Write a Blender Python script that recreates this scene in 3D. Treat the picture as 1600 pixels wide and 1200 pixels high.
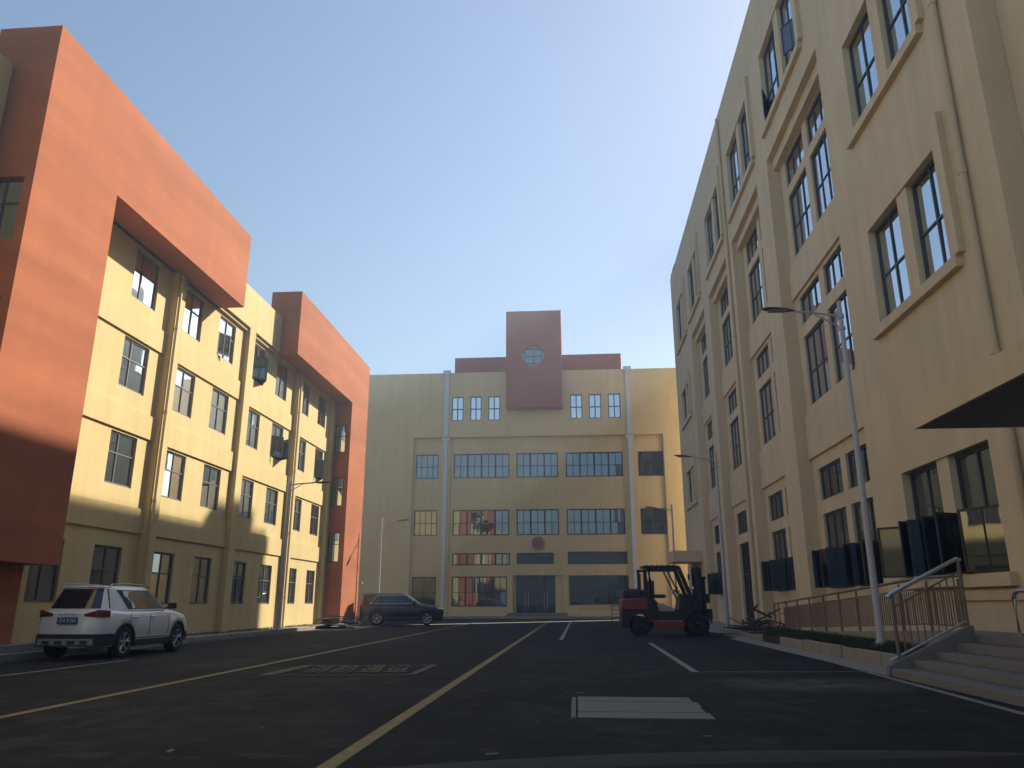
import bpy, bmesh, math, random
from mathutils import Matrix, Vector, Euler
random.seed(7)
rad = math.radians
for o in list(bpy.data.objects):
    bpy.data.objects.remove(o)
SC = bpy.context.scene
COL = SC.collection

# ------------------------------------------------------------------ camera, sky, sun
cam_d = bpy.data.cameras.new('camera')
cam = bpy.data.objects.new('camera', cam_d)
COL.objects.link(cam)
cam.location = (0, 0, 1.25)
cam.rotation_euler = (rad(90 + 15.9076), 0, rad(4.6732))
cam_d.sensor_fit = 'HORIZONTAL'
cam_d.sensor_width = 36.0
cam_d.lens = 36.0 * 1200 / 1600
cam_d.clip_start = 0.05
cam_d.clip_end = 3000
SC.camera = cam

SUN = Vector((1.0, 1.1, 1.02)).normalized()
sun_el = math.asin(SUN.z)
sun_az = math.atan2(SUN.x, SUN.y)
world = bpy.data.worlds.new("World")
SC.world = world
world.use_nodes = True
wn = world.node_tree
for n in list(wn.nodes):
    wn.nodes.remove(n)
w_out = wn.nodes.new('ShaderNodeOutputWorld')
w_bg = wn.nodes.new('ShaderNodeBackground')
w_sky = wn.nodes.new('ShaderNodeTexSky')
w_sky.sky_type = 'NISHITA'
w_sky.sun_disc = False
w_sky.sun_elevation = sun_el
w_sky.sun_rotation = sun_az
w_sky.air_density = 1.2
w_sky.dust_density = 1.0
w_sky.ozone_density = 2.0
w_bg.inputs['Strength'].default_value = 0.075
wn.links.new(w_sky.outputs[0], w_bg.inputs[0])
wn.links.new(w_bg.outputs[0], w_out.inputs[0])

sun_d = bpy.data.lights.new('sun', 'SUN')
sun_d.energy = 5.0
sun_d.angle = rad(0.6)
sun_d.color = (1.0, 0.90, 0.74)
sun_o = bpy.data.objects.new('sun', sun_d)
COL.objects.link(sun_o)
sun_o.rotation_euler = SUN.to_track_quat('Z', 'Y').to_euler()
sun_o.location = (30, 33, 60)

SC.view_settings.view_transform = 'Standard'
SC.view_settings.look = 'None'
SC.view_settings.gamma = 1
SC.view_settings.use_curve_mapping = False
SC.view_settings.exposure = 1.15
SC.render.engine = 'CYCLES'
SC.cycles.use_denoising = True
SC.cycles.max_bounces = 8
SC.cycles.diffuse_bounces = 4
SC.cycles.glossy_bounces = 4
SC.cycles.transmission_bounces = 4
SC.cycles.sample_clamp_indirect = 6

# ------------------------------------------------------------------ materials
MATS = {}
def material(name, col, rough=0.8, metal=0.0, spec=0.5, var=0.0, var_scale=1.5, grain=0.0, grain_scale=60.0,
             streak=0.0, bump=0.0, bump_scale=120.0, coat=0.0, stretch=(1, 1, 1), tint=None, ior=None):
    m = bpy.data.materials.new(name)
    m.use_nodes = True
    nt = m.node_tree
    b = nt.nodes['Principled BSDF']
    b.inputs['Base Color'].default_value = (*col, 1)
    b.inputs['Roughness'].default_value = rough
    b.inputs['Metallic'].default_value = metal
    b.inputs['Specular IOR Level'].default_value = spec
    if ior:
        b.inputs['IOR'].default_value = ior
    if coat:
        b.inputs['Coat Weight'].default_value = coat
        b.inputs['Coat Roughness'].default_value = 0.06
    if var or grain or streak:
        tc = nt.nodes.new('ShaderNodeTexCoord')
        geo = nt.nodes.new('ShaderNodeNewGeometry')
        base = None
        cur = nt.nodes.new('ShaderNodeRGB')
        cur.outputs[0].default_value = (*col, 1)
        cur = cur.outputs[0]
        def layer(cur, scale, amt, mapping, detail, c2):
            mp = nt.nodes.new('ShaderNodeMapping')
            mp.inputs['Scale'].default_value = mapping
            nt.links.new(geo.outputs['Position'], mp.inputs[0])
            nz = nt.nodes.new('ShaderNodeTexNoise')
            nz.inputs['Scale'].default_value = scale
            nz.inputs['Detail'].default_value = detail
            nz.inputs['Roughness'].default_value = 0.6
            nt.links.new(mp.outputs[0], nz.inputs['Vector'])
            rm = nt.nodes.new('ShaderNodeMapRange')
            rm.inputs['From Min'].default_value = 0.32
            rm.inputs['From Max'].default_value = 0.68
            rm.inputs['To Min'].default_value = 0.0
            rm.inputs['To Max'].default_value = amt
            nt.links.new(nz.outputs['Fac'], rm.inputs['Value'])
            mx = nt.nodes.new('ShaderNodeMix')
            mx.data_type = 'RGBA'
            mx.inputs['B'].default_value = (*c2, 1)
            nt.links.new(rm.outputs[0], mx.inputs['Factor'])
            nt.links.new(cur, mx.inputs['A'])
            return mx.outputs['Result']
        dark = tuple(c * 0.45 for c in col) if tint is None else tint
        if var:
            cur = layer(cur, var_scale, var, stretch, 5, dark)
        if streak:
            cur = layer(cur, 1.0, streak, (2.2, 2.2, 0.12), 6, tuple(c * 0.5 for c in col))
        if grain:
            cur = layer(cur, grain_scale, grain, (1, 1, 1), 2, tuple(min(1, c * 1.7 + 0.01) for c in col))
        nt.links.new(cur, b.inputs['Base Color'])
    if bump:
        geo = nt.nodes.new('ShaderNodeNewGeometry')
        nz = nt.nodes.new('ShaderNodeTexNoise')
        nz.inputs['Scale'].default_value = bump_scale
        nz.inputs['Detail'].default_value = 3
        nt.links.new(geo.outputs['Position'], nz.inputs['Vector'])
        bp = nt.nodes.new('ShaderNodeBump')
        bp.inputs['Strength'].default_value = bump
        bp.inputs['Distance'].default_value = 0.02
        nt.links.new(nz.outputs['Fac'], bp.inputs['Height'])
        nt.links.new(bp.outputs[0], b.inputs['Normal'])
    MATS[name] = m
    return m

def glass_material(name, dark, refl, tint=(0.82, 0.87, 0.9), rough=0.02, wav=0.0):
    m = bpy.data.materials.new(name)
    m.use_nodes = True
    nt = m.node_tree
    for n in list(nt.nodes):
        nt.nodes.remove(n)
    out = nt.nodes.new('ShaderNodeOutputMaterial')
    mix = nt.nodes.new('ShaderNodeMixShader')
    d = nt.nodes.new('ShaderNodeBsdfDiffuse')
    d.inputs[0].default_value = (*dark, 1)
    g = nt.nodes.new('ShaderNodeBsdfGlossy')
    g.inputs['Color'].default_value = (*tint, 1)
    g.inputs['Roughness'].default_value = rough
    fr = nt.nodes.new('ShaderNodeFresnel')
    fr.inputs[0].default_value = 1.55
    mr = nt.nodes.new('ShaderNodeMapRange')
    mr.inputs['To Min'].default_value = refl
    mr.inputs['To Max'].default_value = 1.0
    nt.links.new(fr.outputs[0], mr.inputs['Value'])
    nt.links.new(mr.outputs[0], mix.inputs[0])
    nt.links.new(d.outputs[0], mix.inputs[1])
    nt.links.new(g.outputs[0], mix.inputs[2])
    nt.links.new(mix.outputs[0], out.inputs[0])
    if wav:
        geo = nt.nodes.new('ShaderNodeNewGeometry')
        nz = nt.nodes.new('ShaderNodeTexNoise')
        nz.inputs['Scale'].default_value = 1.3
        nt.links.new(geo.outputs['Position'], nz.inputs['Vector'])
        bp = nt.nodes.new('ShaderNodeBump')
        bp.inputs['Strength'].default_value = wav
        bp.inputs['Distance'].default_value = 0.05
        nt.links.new(nz.outputs['Fac'], bp.inputs['Height'])
        nt.links.new(bp.outputs[0], g.inputs['Normal'])
    MATS[name] = m
    return m

material('hall_plaster', (0.78, 0.585, 0.30), 0.9, spec=0.2, var=0.16, var_scale=0.5, streak=0.2, bump=0.15)
material('yellow_plaster', (0.66, 0.525, 0.265), 0.9, spec=0.2, var=0.16, var_scale=0.5, streak=0.26, bump=0.15)
material('sand_plaster', (0.76, 0.63, 0.42), 0.9, spec=0.2, var=0.16, var_scale=0.5, streak=0.26, bump=0.15)
material('cream_plaster', (0.58, 0.46, 0.225), 0.9, spec=0.2, var=0.14, var_scale=0.4, streak=0.2, bump=0.15)
material('orange_plaster', (0.47, 0.16, 0.078), 0.9, spec=0.2, var=0.55, var_scale=0.9, streak=0.2, bump=0.2, stretch=(0.5, 0.14, 1.0))
material('red_plaster', (0.36, 0.075, 0.045), 0.9, spec=0.2, var=0.2, var_scale=0.5, streak=0.2, bump=0.15)
material('roof_grey', (0.25, 0.24, 0.22), 0.95, var=0.3)
material('frame_pale', (0.13, 0.13, 0.125), 0.5)
material('frame_grey', (0.05, 0.06, 0.07), 0.45, spec=0.5)
material('frame_dark', (0.022, 0.026, 0.03), 0.45)
material('sash_black', (0.012, 0.014, 0.018), 0.4)
glass_material('window_glass', (0.018, 0.02, 0.022), 0.80, (0.84, 0.90, 0.96), wav=0.015)
glass_material('hall_glass', (0.022, 0.025, 0.028), 0.40, (0.46, 0.51, 0.56), wav=0.015)
glass_material('grey_glass', (0.045, 0.047, 0.043), 0.30, (0.62, 0.66, 0.66), wav=0.02)
glass_material('pale_glass', (0.16, 0.15, 0.115), 0.10, (0.6, 0.65, 0.66))
glass_material('dark_glass', (0.010, 0.012, 0.012), 0.05, (0.6, 0.65, 0.65), wav=0.02)
glass_material('sash_glass', (0.008, 0.009, 0.012), 0.03, (0.22, 0.26, 0.34))
glass_material('car_glass', (0.012, 0.013, 0.014), 0.06, (0.7, 0.75, 0.78))
material('pipe_cream', (0.56, 0.45, 0.27), 0.5)
material('pipe_white', (0.60, 0.62, 0.66), 0.4)
def asphalt_material():
    m = bpy.data.materials.new('asphalt'); m.use_nodes = True
    nt = m.node_tree; b = nt.nodes['Principled BSDF']; lk = nt.links.new
    b.inputs['Specular IOR Level'].default_value = 0.12
    geo = nt.nodes.new('ShaderNodeNewGeometry')
    def noise(scale, detail, mp=(1, 1, 1), rough=0.6):
        mn = nt.nodes.new('ShaderNodeMapping'); mn.inputs['Scale'].default_value = mp; lk(geo.outputs['Position'], mn.inputs[0])
        nz = nt.nodes.new('ShaderNodeTexNoise'); nz.inputs['Scale'].default_value = scale; nz.inputs['Detail'].default_value = detail; nz.inputs['Roughness'].default_value = rough
        lk(mn.outputs[0], nz.inputs['Vector']); return nz.outputs['Fac']
    def ramp(v, a, c, lo=0.0, hi=1.0):
        r = nt.nodes.new('ShaderNodeMapRange'); r.inputs['From Min'].default_value = a; r.inputs['From Max'].default_value = c
        r.inputs['To Min'].default_value = lo; r.inputs['To Max'].default_value = hi; lk(v, r.inputs['Value']); return r.outputs[0]
    def mul(a, c):
        n = nt.nodes.new('ShaderNodeMath'); n.operation = 'MULTIPLY'; lk(a, n.inputs[0]); lk(c, n.inputs[1]); return n.outputs[0]
    def mix(f, a, col):
        n = nt.nodes.new('ShaderNodeMix'); n.data_type = 'RGBA'; lk(f, n.inputs['Factor'])
        if isinstance(a, tuple): n.inputs['A'].default_value = (*a, 1)
        else: lk(a, n.inputs['A'])
        n.inputs['B'].default_value = (*col, 1); return n.outputs['Result']
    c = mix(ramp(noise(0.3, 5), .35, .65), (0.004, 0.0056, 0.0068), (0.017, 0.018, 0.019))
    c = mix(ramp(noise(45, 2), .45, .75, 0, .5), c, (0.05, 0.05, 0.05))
    # dust trodden and blown into loose patches
    dust = mul(ramp(noise(0.16, 6, (1, .55, 1)), .44, .62), ramp(noise(2.2, 6, (1, .6, 1), .75), .46, .66))
    c = mix(ramp(dust, 0, 1, 0, .8), c, (0.070, 0.070, 0.067))
    # one larger dust spill near the right parking line
    sp = nt.nodes.new('ShaderNodeMapping'); sp.vector_type = 'POINT'
    sp.inputs['Location'].default_value = (-3.9 / 2.3, -13.5 / 1.3, 0); sp.inputs['Scale'].default_value = (1 / 2.3, 1 / 1.3, 1); lk(geo.outputs['Position'], sp.inputs[0])
    ln = nt.nodes.new('ShaderNodeVectorMath'); ln.operation = 'LENGTH'; lk(sp.outputs[0], ln.inputs[0])
    spill = mul(ramp(ln.outputs['Value'], .25, 1.1, 1, 0), ramp(noise(1.6, 6, (1, .7, 1), .7), .35, .62))
    c = mix(ramp(spill, 0, 1, 0, .9), c, (0.12, 0.12, 0.118))
    # scuffs: short pale scrapes
    scuff = mul(ramp(noise(2.3, 6, (.7, 1.1, 1), .7), .56, .70), ramp(noise(.35, 3), .40, .58))
    c = mix(ramp(scuff, 0, 1, 0, .45), c, (0.13, 0.13, 0.12))
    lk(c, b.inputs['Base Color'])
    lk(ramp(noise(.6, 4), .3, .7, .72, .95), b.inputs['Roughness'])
    bp = nt.nodes.new('ShaderNodeBump'); bp.inputs['Strength'].default_value = .5; bp.inputs['Distance'].default_value = .02
    lk(noise(90, 3), bp.inputs['Height']); lk(bp.outputs[0], b.inputs['Normal'])
    MATS['asphalt'] = m
asphalt_material()
material('concrete', (0.24, 0.23, 0.20), 0.9, var=0.35, var_scale=1.2, grain=0.2, bump=0.3)
material('kerb_concrete', (0.27, 0.25, 0.205), 0.9, var=0.4, var_scale=2.2, grain=0.2, bump=0.3)
material('step_stone', (0.17, 0.165, 0.16), 0.8, var=0.35, var_scale=1.5, grain=0.2, bump=0.25)
material('yellow_paint', (0.26, 0.19, 0.055), 0.8, var=0.75, var_scale=6, tint=(0.10, 0.085, 0.045), grain=0.2)
material('worn_yellow_paint', (0.13, 0.105, 0.05), 0.85, var=0.8, var_scale=5, tint=(0.03, 0.028, 0.022))
material('white_paint', (0.26, 0.255, 0.24), 0.8, var=0.8, var_scale=6, tint=(0.09, 0.09, 0.085), grain=0.2)
material('galvanised', (0.42, 0.43, 0.45), 0.4, metal=0.4)
material('lamp_pole_paint', (0.50, 0.50, 0.54), 0.42)
material('lamp_head_grey', (0.10, 0.11, 0.12), 0.5)
material('rail_brown', (0.19, 0.15, 0.125), 0.5, metal=0.2)
material('stainless', (0.55, 0.56, 0.57), 0.28, metal=0.85)
material('rubber', (0.012, 0.012, 0.013), 0.85)
material('alloy', (0.45, 0.46, 0.48), 0.3, metal=0.7)
material('car_white', (0.76, 0.77, 0.79), 0.3, coat=0.8)
material('car_black', (0.026, 0.022, 0.018), 0.35, coat=0.35)
material('bonnet_grey', (0.022, 0.027, 0.029), 0.75, spec=0.12)
material('black_plastic', (0.018, 0.018, 0.02), 0.55)
material('dash_black', (0.004, 0.0045, 0.006), 0.75, spec=0.15)
material('chrome', (0.7, 0.7, 0.68), 0.15, metal=1.0)
material('skid_silver', (0.32, 0.32, 0.33), 0.45, metal=0.3)
material('tail_red', (0.17, 0.008, 0.012), 0.15, coat=1.0)
material('headlight', (0.7, 0.72, 0.74), 0.1, metal=0.4, coat=1.0)
material('plate_blue', (0.02, 0.05, 0.25), 0.4)
material('plate_white', (0.7, 0.7, 0.7), 0.5)
material('forklift_red', (0.20, 0.028, 0.022), 0.4, coat=0.3, var=0.3, var_scale=4)
material('forklift_black', (0.014, 0.014, 0.016), 0.45, var=0.2)
material('seat_vinyl', (0.02, 0.02, 0.02), 0.6)
material('panel_white', (0.40, 0.40, 0.39), 0.5, var=0.3, var_scale=5)
material('board_grey', (0.14, 0.145, 0.135), 0.85, var=0.5, var_scale=4, stretch=(0.5, 5, 1), grain=0.25, tint=(0.13, 0.135, 0.12))
material('timber_dark', (0.045, 0.035, 0.027), 0.85, var=0.4, var_scale=4)
material('timber_pale', (0.17, 0.135, 0.095), 0.85, var=0.4, var_scale=4)
material('sign_red', (0.38, 0.17, 0.115), 0.6)
material('sign_digit', (0.035, 0.022, 0.02), 0.6)
material('soil', (0.035, 0.028, 0.018), 0.95, var=0.4, var_scale=4, bump=0.6, bump_scale=30)
material('grass_blade', (0.035, 0.055, 0.014), 0.8, var=0.6, var_scale=3)
material('barrier_red', (0.12, 0.04, 0.035), 0.5)
material('canopy_grey', (0.16, 0.165, 0.17), 0.8, var=0.2)
material('litter_pale', (0.15, 0.15, 0.145), 0.8, var=0.3)

# ------------------------------------------------------------------ mesh helpers
WORLD = {}
def wm(o):
    return WORLD.get(o.name, Matrix.Identity(4))
def link(name, data, parent=None, M=None):
    o = bpy.data.objects.new(name, data)
    COL.objects.link(o)
    M = M or Matrix.Identity(4)
    if parent is not None:
        o.parent = parent
        o.matrix_basis = wm(parent).inverted() @ M
    else:
        o.matrix_basis = M
    WORLD[o.name] = M.copy()
    return o
def tag(o, label=None, cat=None, group=None, kind=None):
    if label: o['label'] = label
    if cat: o['category'] = cat
    if group: o['group'] = group
    if kind: o['kind'] = kind
    return o
def thing(name, label, cat, loc=(0, 0, 0), rz=0.0, group=None):
    o = link(name, None, None, Matrix.Translation(loc) @ Matrix.Rotation(rz, 4, 'Z'))
    o.empty_display_size = 0.3
    return tag(o, label, cat, group)

class MB:
    def __init__(s):
        s.v, s.f, s.mi, s.smooth = [], [], [], []
    def face(s, pts, mi=0, sm=False):
        n = len(s.v)
        s.v += [tuple(p) for p in pts]
        s.f.append(tuple(range(n, n + len(pts))))
        s.mi.append(mi); s.smooth.append(sm)
    def add(s, vs, fs, mi=0, sm=False):
        n = len(s.v)
        s.v += [tuple(p) for p in vs]
        for f in fs:
            s.f.append(tuple(i + n for i in f)); s.mi.append(mi); s.smooth.append(sm)
    def box(s, x0, x1, y0, y1, z0, z1, mi=0, M=None):
        vs = [(x0, y0, z0), (x1, y0, z0), (x1, y1, z0), (x0, y1, z0), (x0, y0, z1), (x1, y0, z1), (x1, y1, z1), (x0, y1, z1)]
        if M is not None:
            vs = [M @ Vector(p) for p in vs]
        s.add(vs, [(0, 3, 2, 1), (4, 5, 6, 7), (0, 1, 5, 4), (1, 2, 6, 5), (2, 3, 7, 6), (3, 0, 4, 7)], mi)
    def bbox(s, x0, x1, y0, y1, z0, z1, b=0.02, mi=0, M=None):
        """box with chamfered edges"""
        bm = bmesh.new()
        bmesh.ops.create_cube(bm, size=1)
        for v in bm.verts:
            v.co = Vector(((x0 + x1) / 2 + v.co.x * (x1 - x0), (y0 + y1) / 2 + v.co.y * (y1 - y0), (z0 + z1) / 2 + v.co.z * (z1 - z0)))
        bmesh.ops.bevel(bm, geom=bm.edges[:], offset=b, segments=2, affect='EDGES', profile=0.5)
        bm.verts.index_update()
        vs = [(M @ v.co) if M is not None else v.co.copy() for v in bm.verts]
        s.add(vs, [[v.index for v in f.verts] for f in bm.faces], mi)
        bm.free()
    def prism(s, pts, axis, a, b, mi=0):
        """extrude a 2d polygon along axis ('x','y','z') from a to b"""
        def mk(p, t):
            return {'x': (t, p[0], p[1]), 'y': (p[0], t, p[1]), 'z': (p[0], p[1], t)}[axis]
        n = len(pts)
        vs = [mk(p, a) for p in pts] + [mk(p, b) for p in pts]
        fs = [tuple(range(n))[::-1], tuple(range(n, 2 * n))] + [(i, (i + 1) % n, n + (i + 1) % n, n + i) for i in range(n)]
        s.add(vs, fs, mi)
    def tube(s, pts, r, n=8, mi=0, r2=None, caps=True):
        pts = [Vector(p) for p in pts]
        rings = []
        for i, p in enumerate(pts):
            d = (pts[min(i + 1, len(pts) - 1)] - pts[max(i - 1, 0)]).normalized()
            q = d.to_track_quat('Z', 'Y')
            rr = r if r2 is None else r + (r2 - r) * i / max(1, len(pts) - 1)
            rings.append([p + q @ Vector((math.cos(2 * math.pi * k / n) * rr, math.sin(2 * math.pi * k / n) * rr, 0)) for k in range(n)])
        vs = [p for ring in rings for p in ring]
        fs = [(i * n + k, i * n + (k + 1) % n, (i + 1) * n + (k + 1) % n, (i + 1) * n + k) for i in range(len(pts) - 1) for k in range(n)]
        s.add(vs, fs, mi, True)
        if caps:
            m = len(rings) - 1
            s.add(rings[0], [tuple(range(n))[::-1]], mi)
            s.add(rings[m], [tuple(range(n))], mi)
    def cyl(s, c, r, h, axis='z', n=24, mi=0):
        c = Vector(c)
        d = {'x': Vector((1, 0, 0)), 'y': Vector((0, 1, 0)), 'z': Vector((0, 0, 1))}[axis]
        s.tube([c - d * h / 2, c + d * h / 2], r, n, mi)
    def lathe(s, prof, axis='y', n=28, c=(0, 0, 0), mi=0):
        """revolve [(r, t)] about axis through c"""
        vs = []
        for k in range(n):
            a = 2 * math.pi * k / n
            for r, t in prof:
                if axis == 'y': p = (c[0] + r * math.cos(a), c[1] + t, c[2] + r * math.sin(a))
                elif axis == 'x': p = (c[0] + t, c[1] + r * math.cos(a), c[2] + r * math.sin(a))
                else: p = (c[0] + r * math.cos(a), c[1] + r * math.sin(a), c[2] + t)
                vs.append(p)
        m = len(prof)
        fs = [(k * m + j, k * m + j + 1, ((k + 1) % n) * m + j + 1, ((k + 1) % n) * m + j) for k in range(n) for j in range(m - 1)]
        s.add(vs, fs, mi, True)
    def mesh(s, name, mats, sharp=None, recalc=True):
        me = bpy.data.meshes.new(name)
        me.from_pydata([tuple(p) for p in s.v], [], s.f)
        if isinstance(mats, str): mats = [mats]
        for m in mats: me.materials.append(MATS[m])
        me.polygons.foreach_set('material_index', s.mi)
        me.polygons.foreach_set('use_smooth', s.smooth)
        bm = bmesh.new(); bm.from_mesh(me)
        if sharp is not None:
            bmesh.ops.remove_doubles(bm, verts=bm.verts, dist=0.0005)
        if recalc:
            bmesh.ops.recalc_face_normals(bm, faces=bm.faces)
        bm.to_mesh(me); bm.free()
        if sharp is not None:
            for p in me.polygons: p.use_smooth = True
            me.set_sharp_from_angle(angle=rad(sharp))
        me.update()
        return me
    def build(s, name, mats, parent=None, M=None, sharp=None):
        return link(name, s.mesh(name, mats, sharp), parent, M)

def copy_tree(o, M, parent=None):
    c = o.copy(); COL.objects.link(c)
    if parent is None:
        c.matrix_basis = M
        WORLD[c.name] = M.copy()
    else:
        c.parent = parent
    for ch in list(o.children):
        copy_tree(ch, None, c)
    return c

# ------------------------------------------------------------------ facade helpers: a frame of reference per facade plane
class Plane:
    """local (u along the wall, n outward, z up) -> world"""
    def __init__(s, origin, u, n):
        s.o, s.u, s.n = Vector(origin), Vector(u), Vector(n)
        s.M = Matrix((( s.u.x, s.n.x, 0, s.o.x), (s.u.y, s.n.y, 0, s.o.y), (0, 0, 1, s.o.z), (0, 0, 0, 1)))
    def p(s, u, n, z):
        return s.o + s.u * u + s.n * n + Vector((0, 0, z))

def wall_holes(mb, pl, u0, u1, z0, z1, holes, n_front, n_back, mi=0):
    us = sorted(set([u0, u1] + [min(max(h[k], u0), u1) for h in holes for k in (0, 1)]))
    zs = sorted(set([z0, z1] + [min(max(h[k], z0), z1) for h in holes for k in (2, 3)]))
    nu, nz = len(us) - 1, len(zs) - 1
    def solid(i, j):
        if i < 0 or j < 0 or i >= nu or j >= nz: return False
        cu, cz = (us[i] + us[i + 1]) / 2, (zs[j] + zs[j + 1]) / 2
        return not any(h[0] < cu < h[1] and h[2] < cz < h[3] for h in holes)
    for i in range(nu):
        for j in range(nz):
            if not solid(i, j): continue
            a, b, c, d = us[i], us[i + 1], zs[j], zs[j + 1]
            F, B = n_front, n_back
            mb.face([pl.p(a, F, c), pl.p(b, F, c), pl.p(b, F, d), pl.p(a, F, d)], mi)
            mb.face([pl.p(a, B, c), pl.p(a, B, d), pl.p(b, B, d), pl.p(b, B, c)], mi)
            if not solid(i - 1, j): mb.face([pl.p(a, F, c), pl.p(a, F, d), pl.p(a, B, d), pl.p(a, B, c)], mi)
            if not solid(i + 1, j): mb.face([pl.p(b, F, c), pl.p(b, B, c), pl.p(b, B, d), pl.p(b, F, d)], mi)
            if not solid(i, j - 1): mb.face([pl.p(a, F, c), pl.p(a, B, c), pl.p(b, B, c), pl.p(b, F, c)], mi)
            if not solid(i, j + 1): mb.face([pl.p(a, F, d), pl.p(b, F, d), pl.p(b, B, d), pl.p(a, B, d)], mi)

def merged(mb, name, mats, parent):
    me = mb.mesh(name, mats)
    bm = bmesh.new(); bm.from_mesh(me)
    bmesh.ops.remove_doubles(bm, verts=bm.verts, dist=0.0004)
    bmesh.ops.recalc_face_normals(bm, faces=bm.faces)
    bm.to_mesh(me); bm.free()
    return link(name, me, parent)

_pm = {}
def pane_mesh(mat):
    if mat not in _pm:
        m = MB(); m.box(-.5, .5, -.5, .5, -.5, .5)
        _pm[mat] = m.mesh('pane', mat)
    return _pm[mat]

def window(parent, pl, u0, u1, z0, z1, cols, rows, n, frame='frame_grey', glass='window_glass', t=0.05, d=0.07, mt=0.04, sash=None, stuff_panes=False, skip=()):
    """frame with panes; cols/rows are fractions 0..1 of the inner bars; n = depth of the frame's front"""
    mb = MB()
    P = lambda a, b, c, e, nf=0.0, nb=0.0: mb.box(a, b, n - d + nb, n - nf, c, e, 0, pl.M)
    P(u0, u0 + t, z0, z1); P(u1 - t, u1, z0, z1)
    P(u0 + t, u1 - t, z0, z0 + t); P(u0 + t, u1 - t, z1 - t, z1)
    cu = [u0 + t] + [u0 + (u1 - u0) * c for c in cols] + [u1 - t]
    cz = [z0 + t] + [z0 + (z1 - z0) * r for r in rows] + [z1 - t]
    for c in cu[1:-1]: P(c - mt / 2, c + mt / 2, z0 + t, z1 - t, 0.004, 0.004)
    for r in cz[1:-1]: P(u0 + t, u1 - t, r - mt / 2, r + mt / 2, 0.008, 0.008)
    w = mb.build('window', frame, parent)
    for i in range(len(cu) - 1):
        for j in range(len(cz) - 1):
            if (i, j) in skip: continue
            a, b, c, e = cu[i], cu[i + 1], cz[j], cz[j + 1]
            R = Matrix.Rotation(random.gauss(0, 0.004), 4, 'Z') @ Matrix.Rotation(random.gauss(0, 0.004), 4, 'X')
            M = pl.M @ Matrix.Translation(((a + b) / 2, n - d * 0.62, (c + e) / 2)) @ R @ Matrix.Diagonal((b - a, 0.012, e - c, 1))
            link('pane', pane_mesh(glass), w, M)
    if sash:
        for s in sash: open_sash(w, pl, n, *s)
    return w

def open_sash(w, pl, n, hu, z0, z1, width, ang, frame='sash_black', glass='sash_glass', bars=1):
    """casement leaf hinged on a vertical line at u=hu, standing open by ang degrees (sign: which way along the wall)"""
    M = pl.M @ Matrix.Translation((hu, n + 0.01, 0)) @ Matrix.Rotation(rad(ang), 4, 'Z')
    mb = MB()
    t = 0.05
    mb.box(0, t, 0, 0.045, z0, z1); mb.box(width - t, width, 0, 0.045, z0, z1)
    mb.box(t, width - t, 0, 0.045, z0, z0 + t); mb.box(t, width - t, 0, 0.045, z1 - t, z1)
    for k in range(bars):
        c = width * (k + 1) / (bars + 1)
        mb.box(c - .015, c + .015, 0.004, 0.041, z0 + t, z1 - t)
    mb.v = [tuple(M @ Vector(p)) for p in mb.v]
    s = mb.build('sash', frame, w)
    g = MB(); g.box(t, width - t, 0.016, 0.028, z0 + t, z1 - t)
    g.v = [tuple(M @ Vector(p)) for p in g.v]
    g.build('pane', glass, w)

# ------------------------------------------------------------------ ground
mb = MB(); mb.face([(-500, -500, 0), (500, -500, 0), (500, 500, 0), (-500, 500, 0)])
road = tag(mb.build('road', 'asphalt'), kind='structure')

mb = MB()
mb.box(-15.5, -12.98, -6, 43.1, -0.3, 0.13)
mb.box(-15.5, -12.98, 43.1, 47.2, -0.3, 0.132)
pave_left = tag(mb.build('pavement', 'concrete'), kind='structure')
mb = MB()
mb.box(6.42, 9.5, 25.2, 64, -0.3, 0.12)
pave_right = tag(mb.build('pavement', 'concrete'), kind='structure')
mb = MB()
mb.box(-24, 9.3, 66.2, 70.9, -0.3, 0.14)
pave_back = tag(mb.build('pavement', 'concrete'), kind='structure')

def kerb_run(parent, p0, p1, step, h, w, z0=-0.1, jitter=0.012):
    p0, p1 = Vector((*p0, 0)), Vector((*p1, 0))
    L = (p1 - p0).length
    d = (p1 - p0) / L
    ang = math.atan2(d.y, d.x)
    n = max(1, int(round(L / step)))
    st = L / n
    m = MB(); m.bbox(-st / 2 + 0.008, st / 2 - 0.008, -w / 2, w / 2, z0, h, 0.018)
    me = m.mesh('kerb_stone', 'kerb_concrete')
    for i in range(n):
        c = p0 + d * (st * (i + 0.5))
        M = Matrix.Translation((c.x + random.uniform(-jitter, jitter), c.y, random.uniform(-jitter, jitter))) @ Matrix.Rotation(ang + random.gauss(0, 0.008), 4, 'Z')
        link('kerb_stone', me, parent, M)
kerb_run(pave_left, (-12.9, 10), (-12.9, 47.0), 1.0, 0.15, 0.16)
kerb_run(pave_left, (-12.9, 47.08), (-15.4, 47.08), 0.6, 0.15, 0.16)
kerb_run(pave_right, (6.33, 25.6), (6.42, 64), 1.0, 0.16, 0.15)
kerb_run(pave_back, (-23, 66.1), (9.0, 66.1), 1.0, 0.15, 0.16)

# raised planted bed on the right with its own larger stones
mb = MB()
mb.prism([(6.24, -0.05), (6.24, 0.22), (6.5, 0.30), (6.98, 0.36), (6.98, -0.05)], 'y', 15.2, 28.0)
bed = tag(mb.build('flower_bed', 'soil'), kind='structure')
kerb_run(bed, (6.14, 15.3), (6.2, 25.2), 0.8, 0.27, 0.14, jitter=0.02)
mb = MB()
mb.prism([(5.50, 0.002), (6.05, 0.035), (6.05, -0.1), (5.50, -0.1)], 'y', 15.1, 30.0)
mb.prism([(5.95, 0.002), (6.24, 0.035), (6.24, -0.1), (5.95, -0.1)], 'y', 30.0, 64.0)
tag(mb.build('gutter', 'concrete'), kind='structure')
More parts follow.
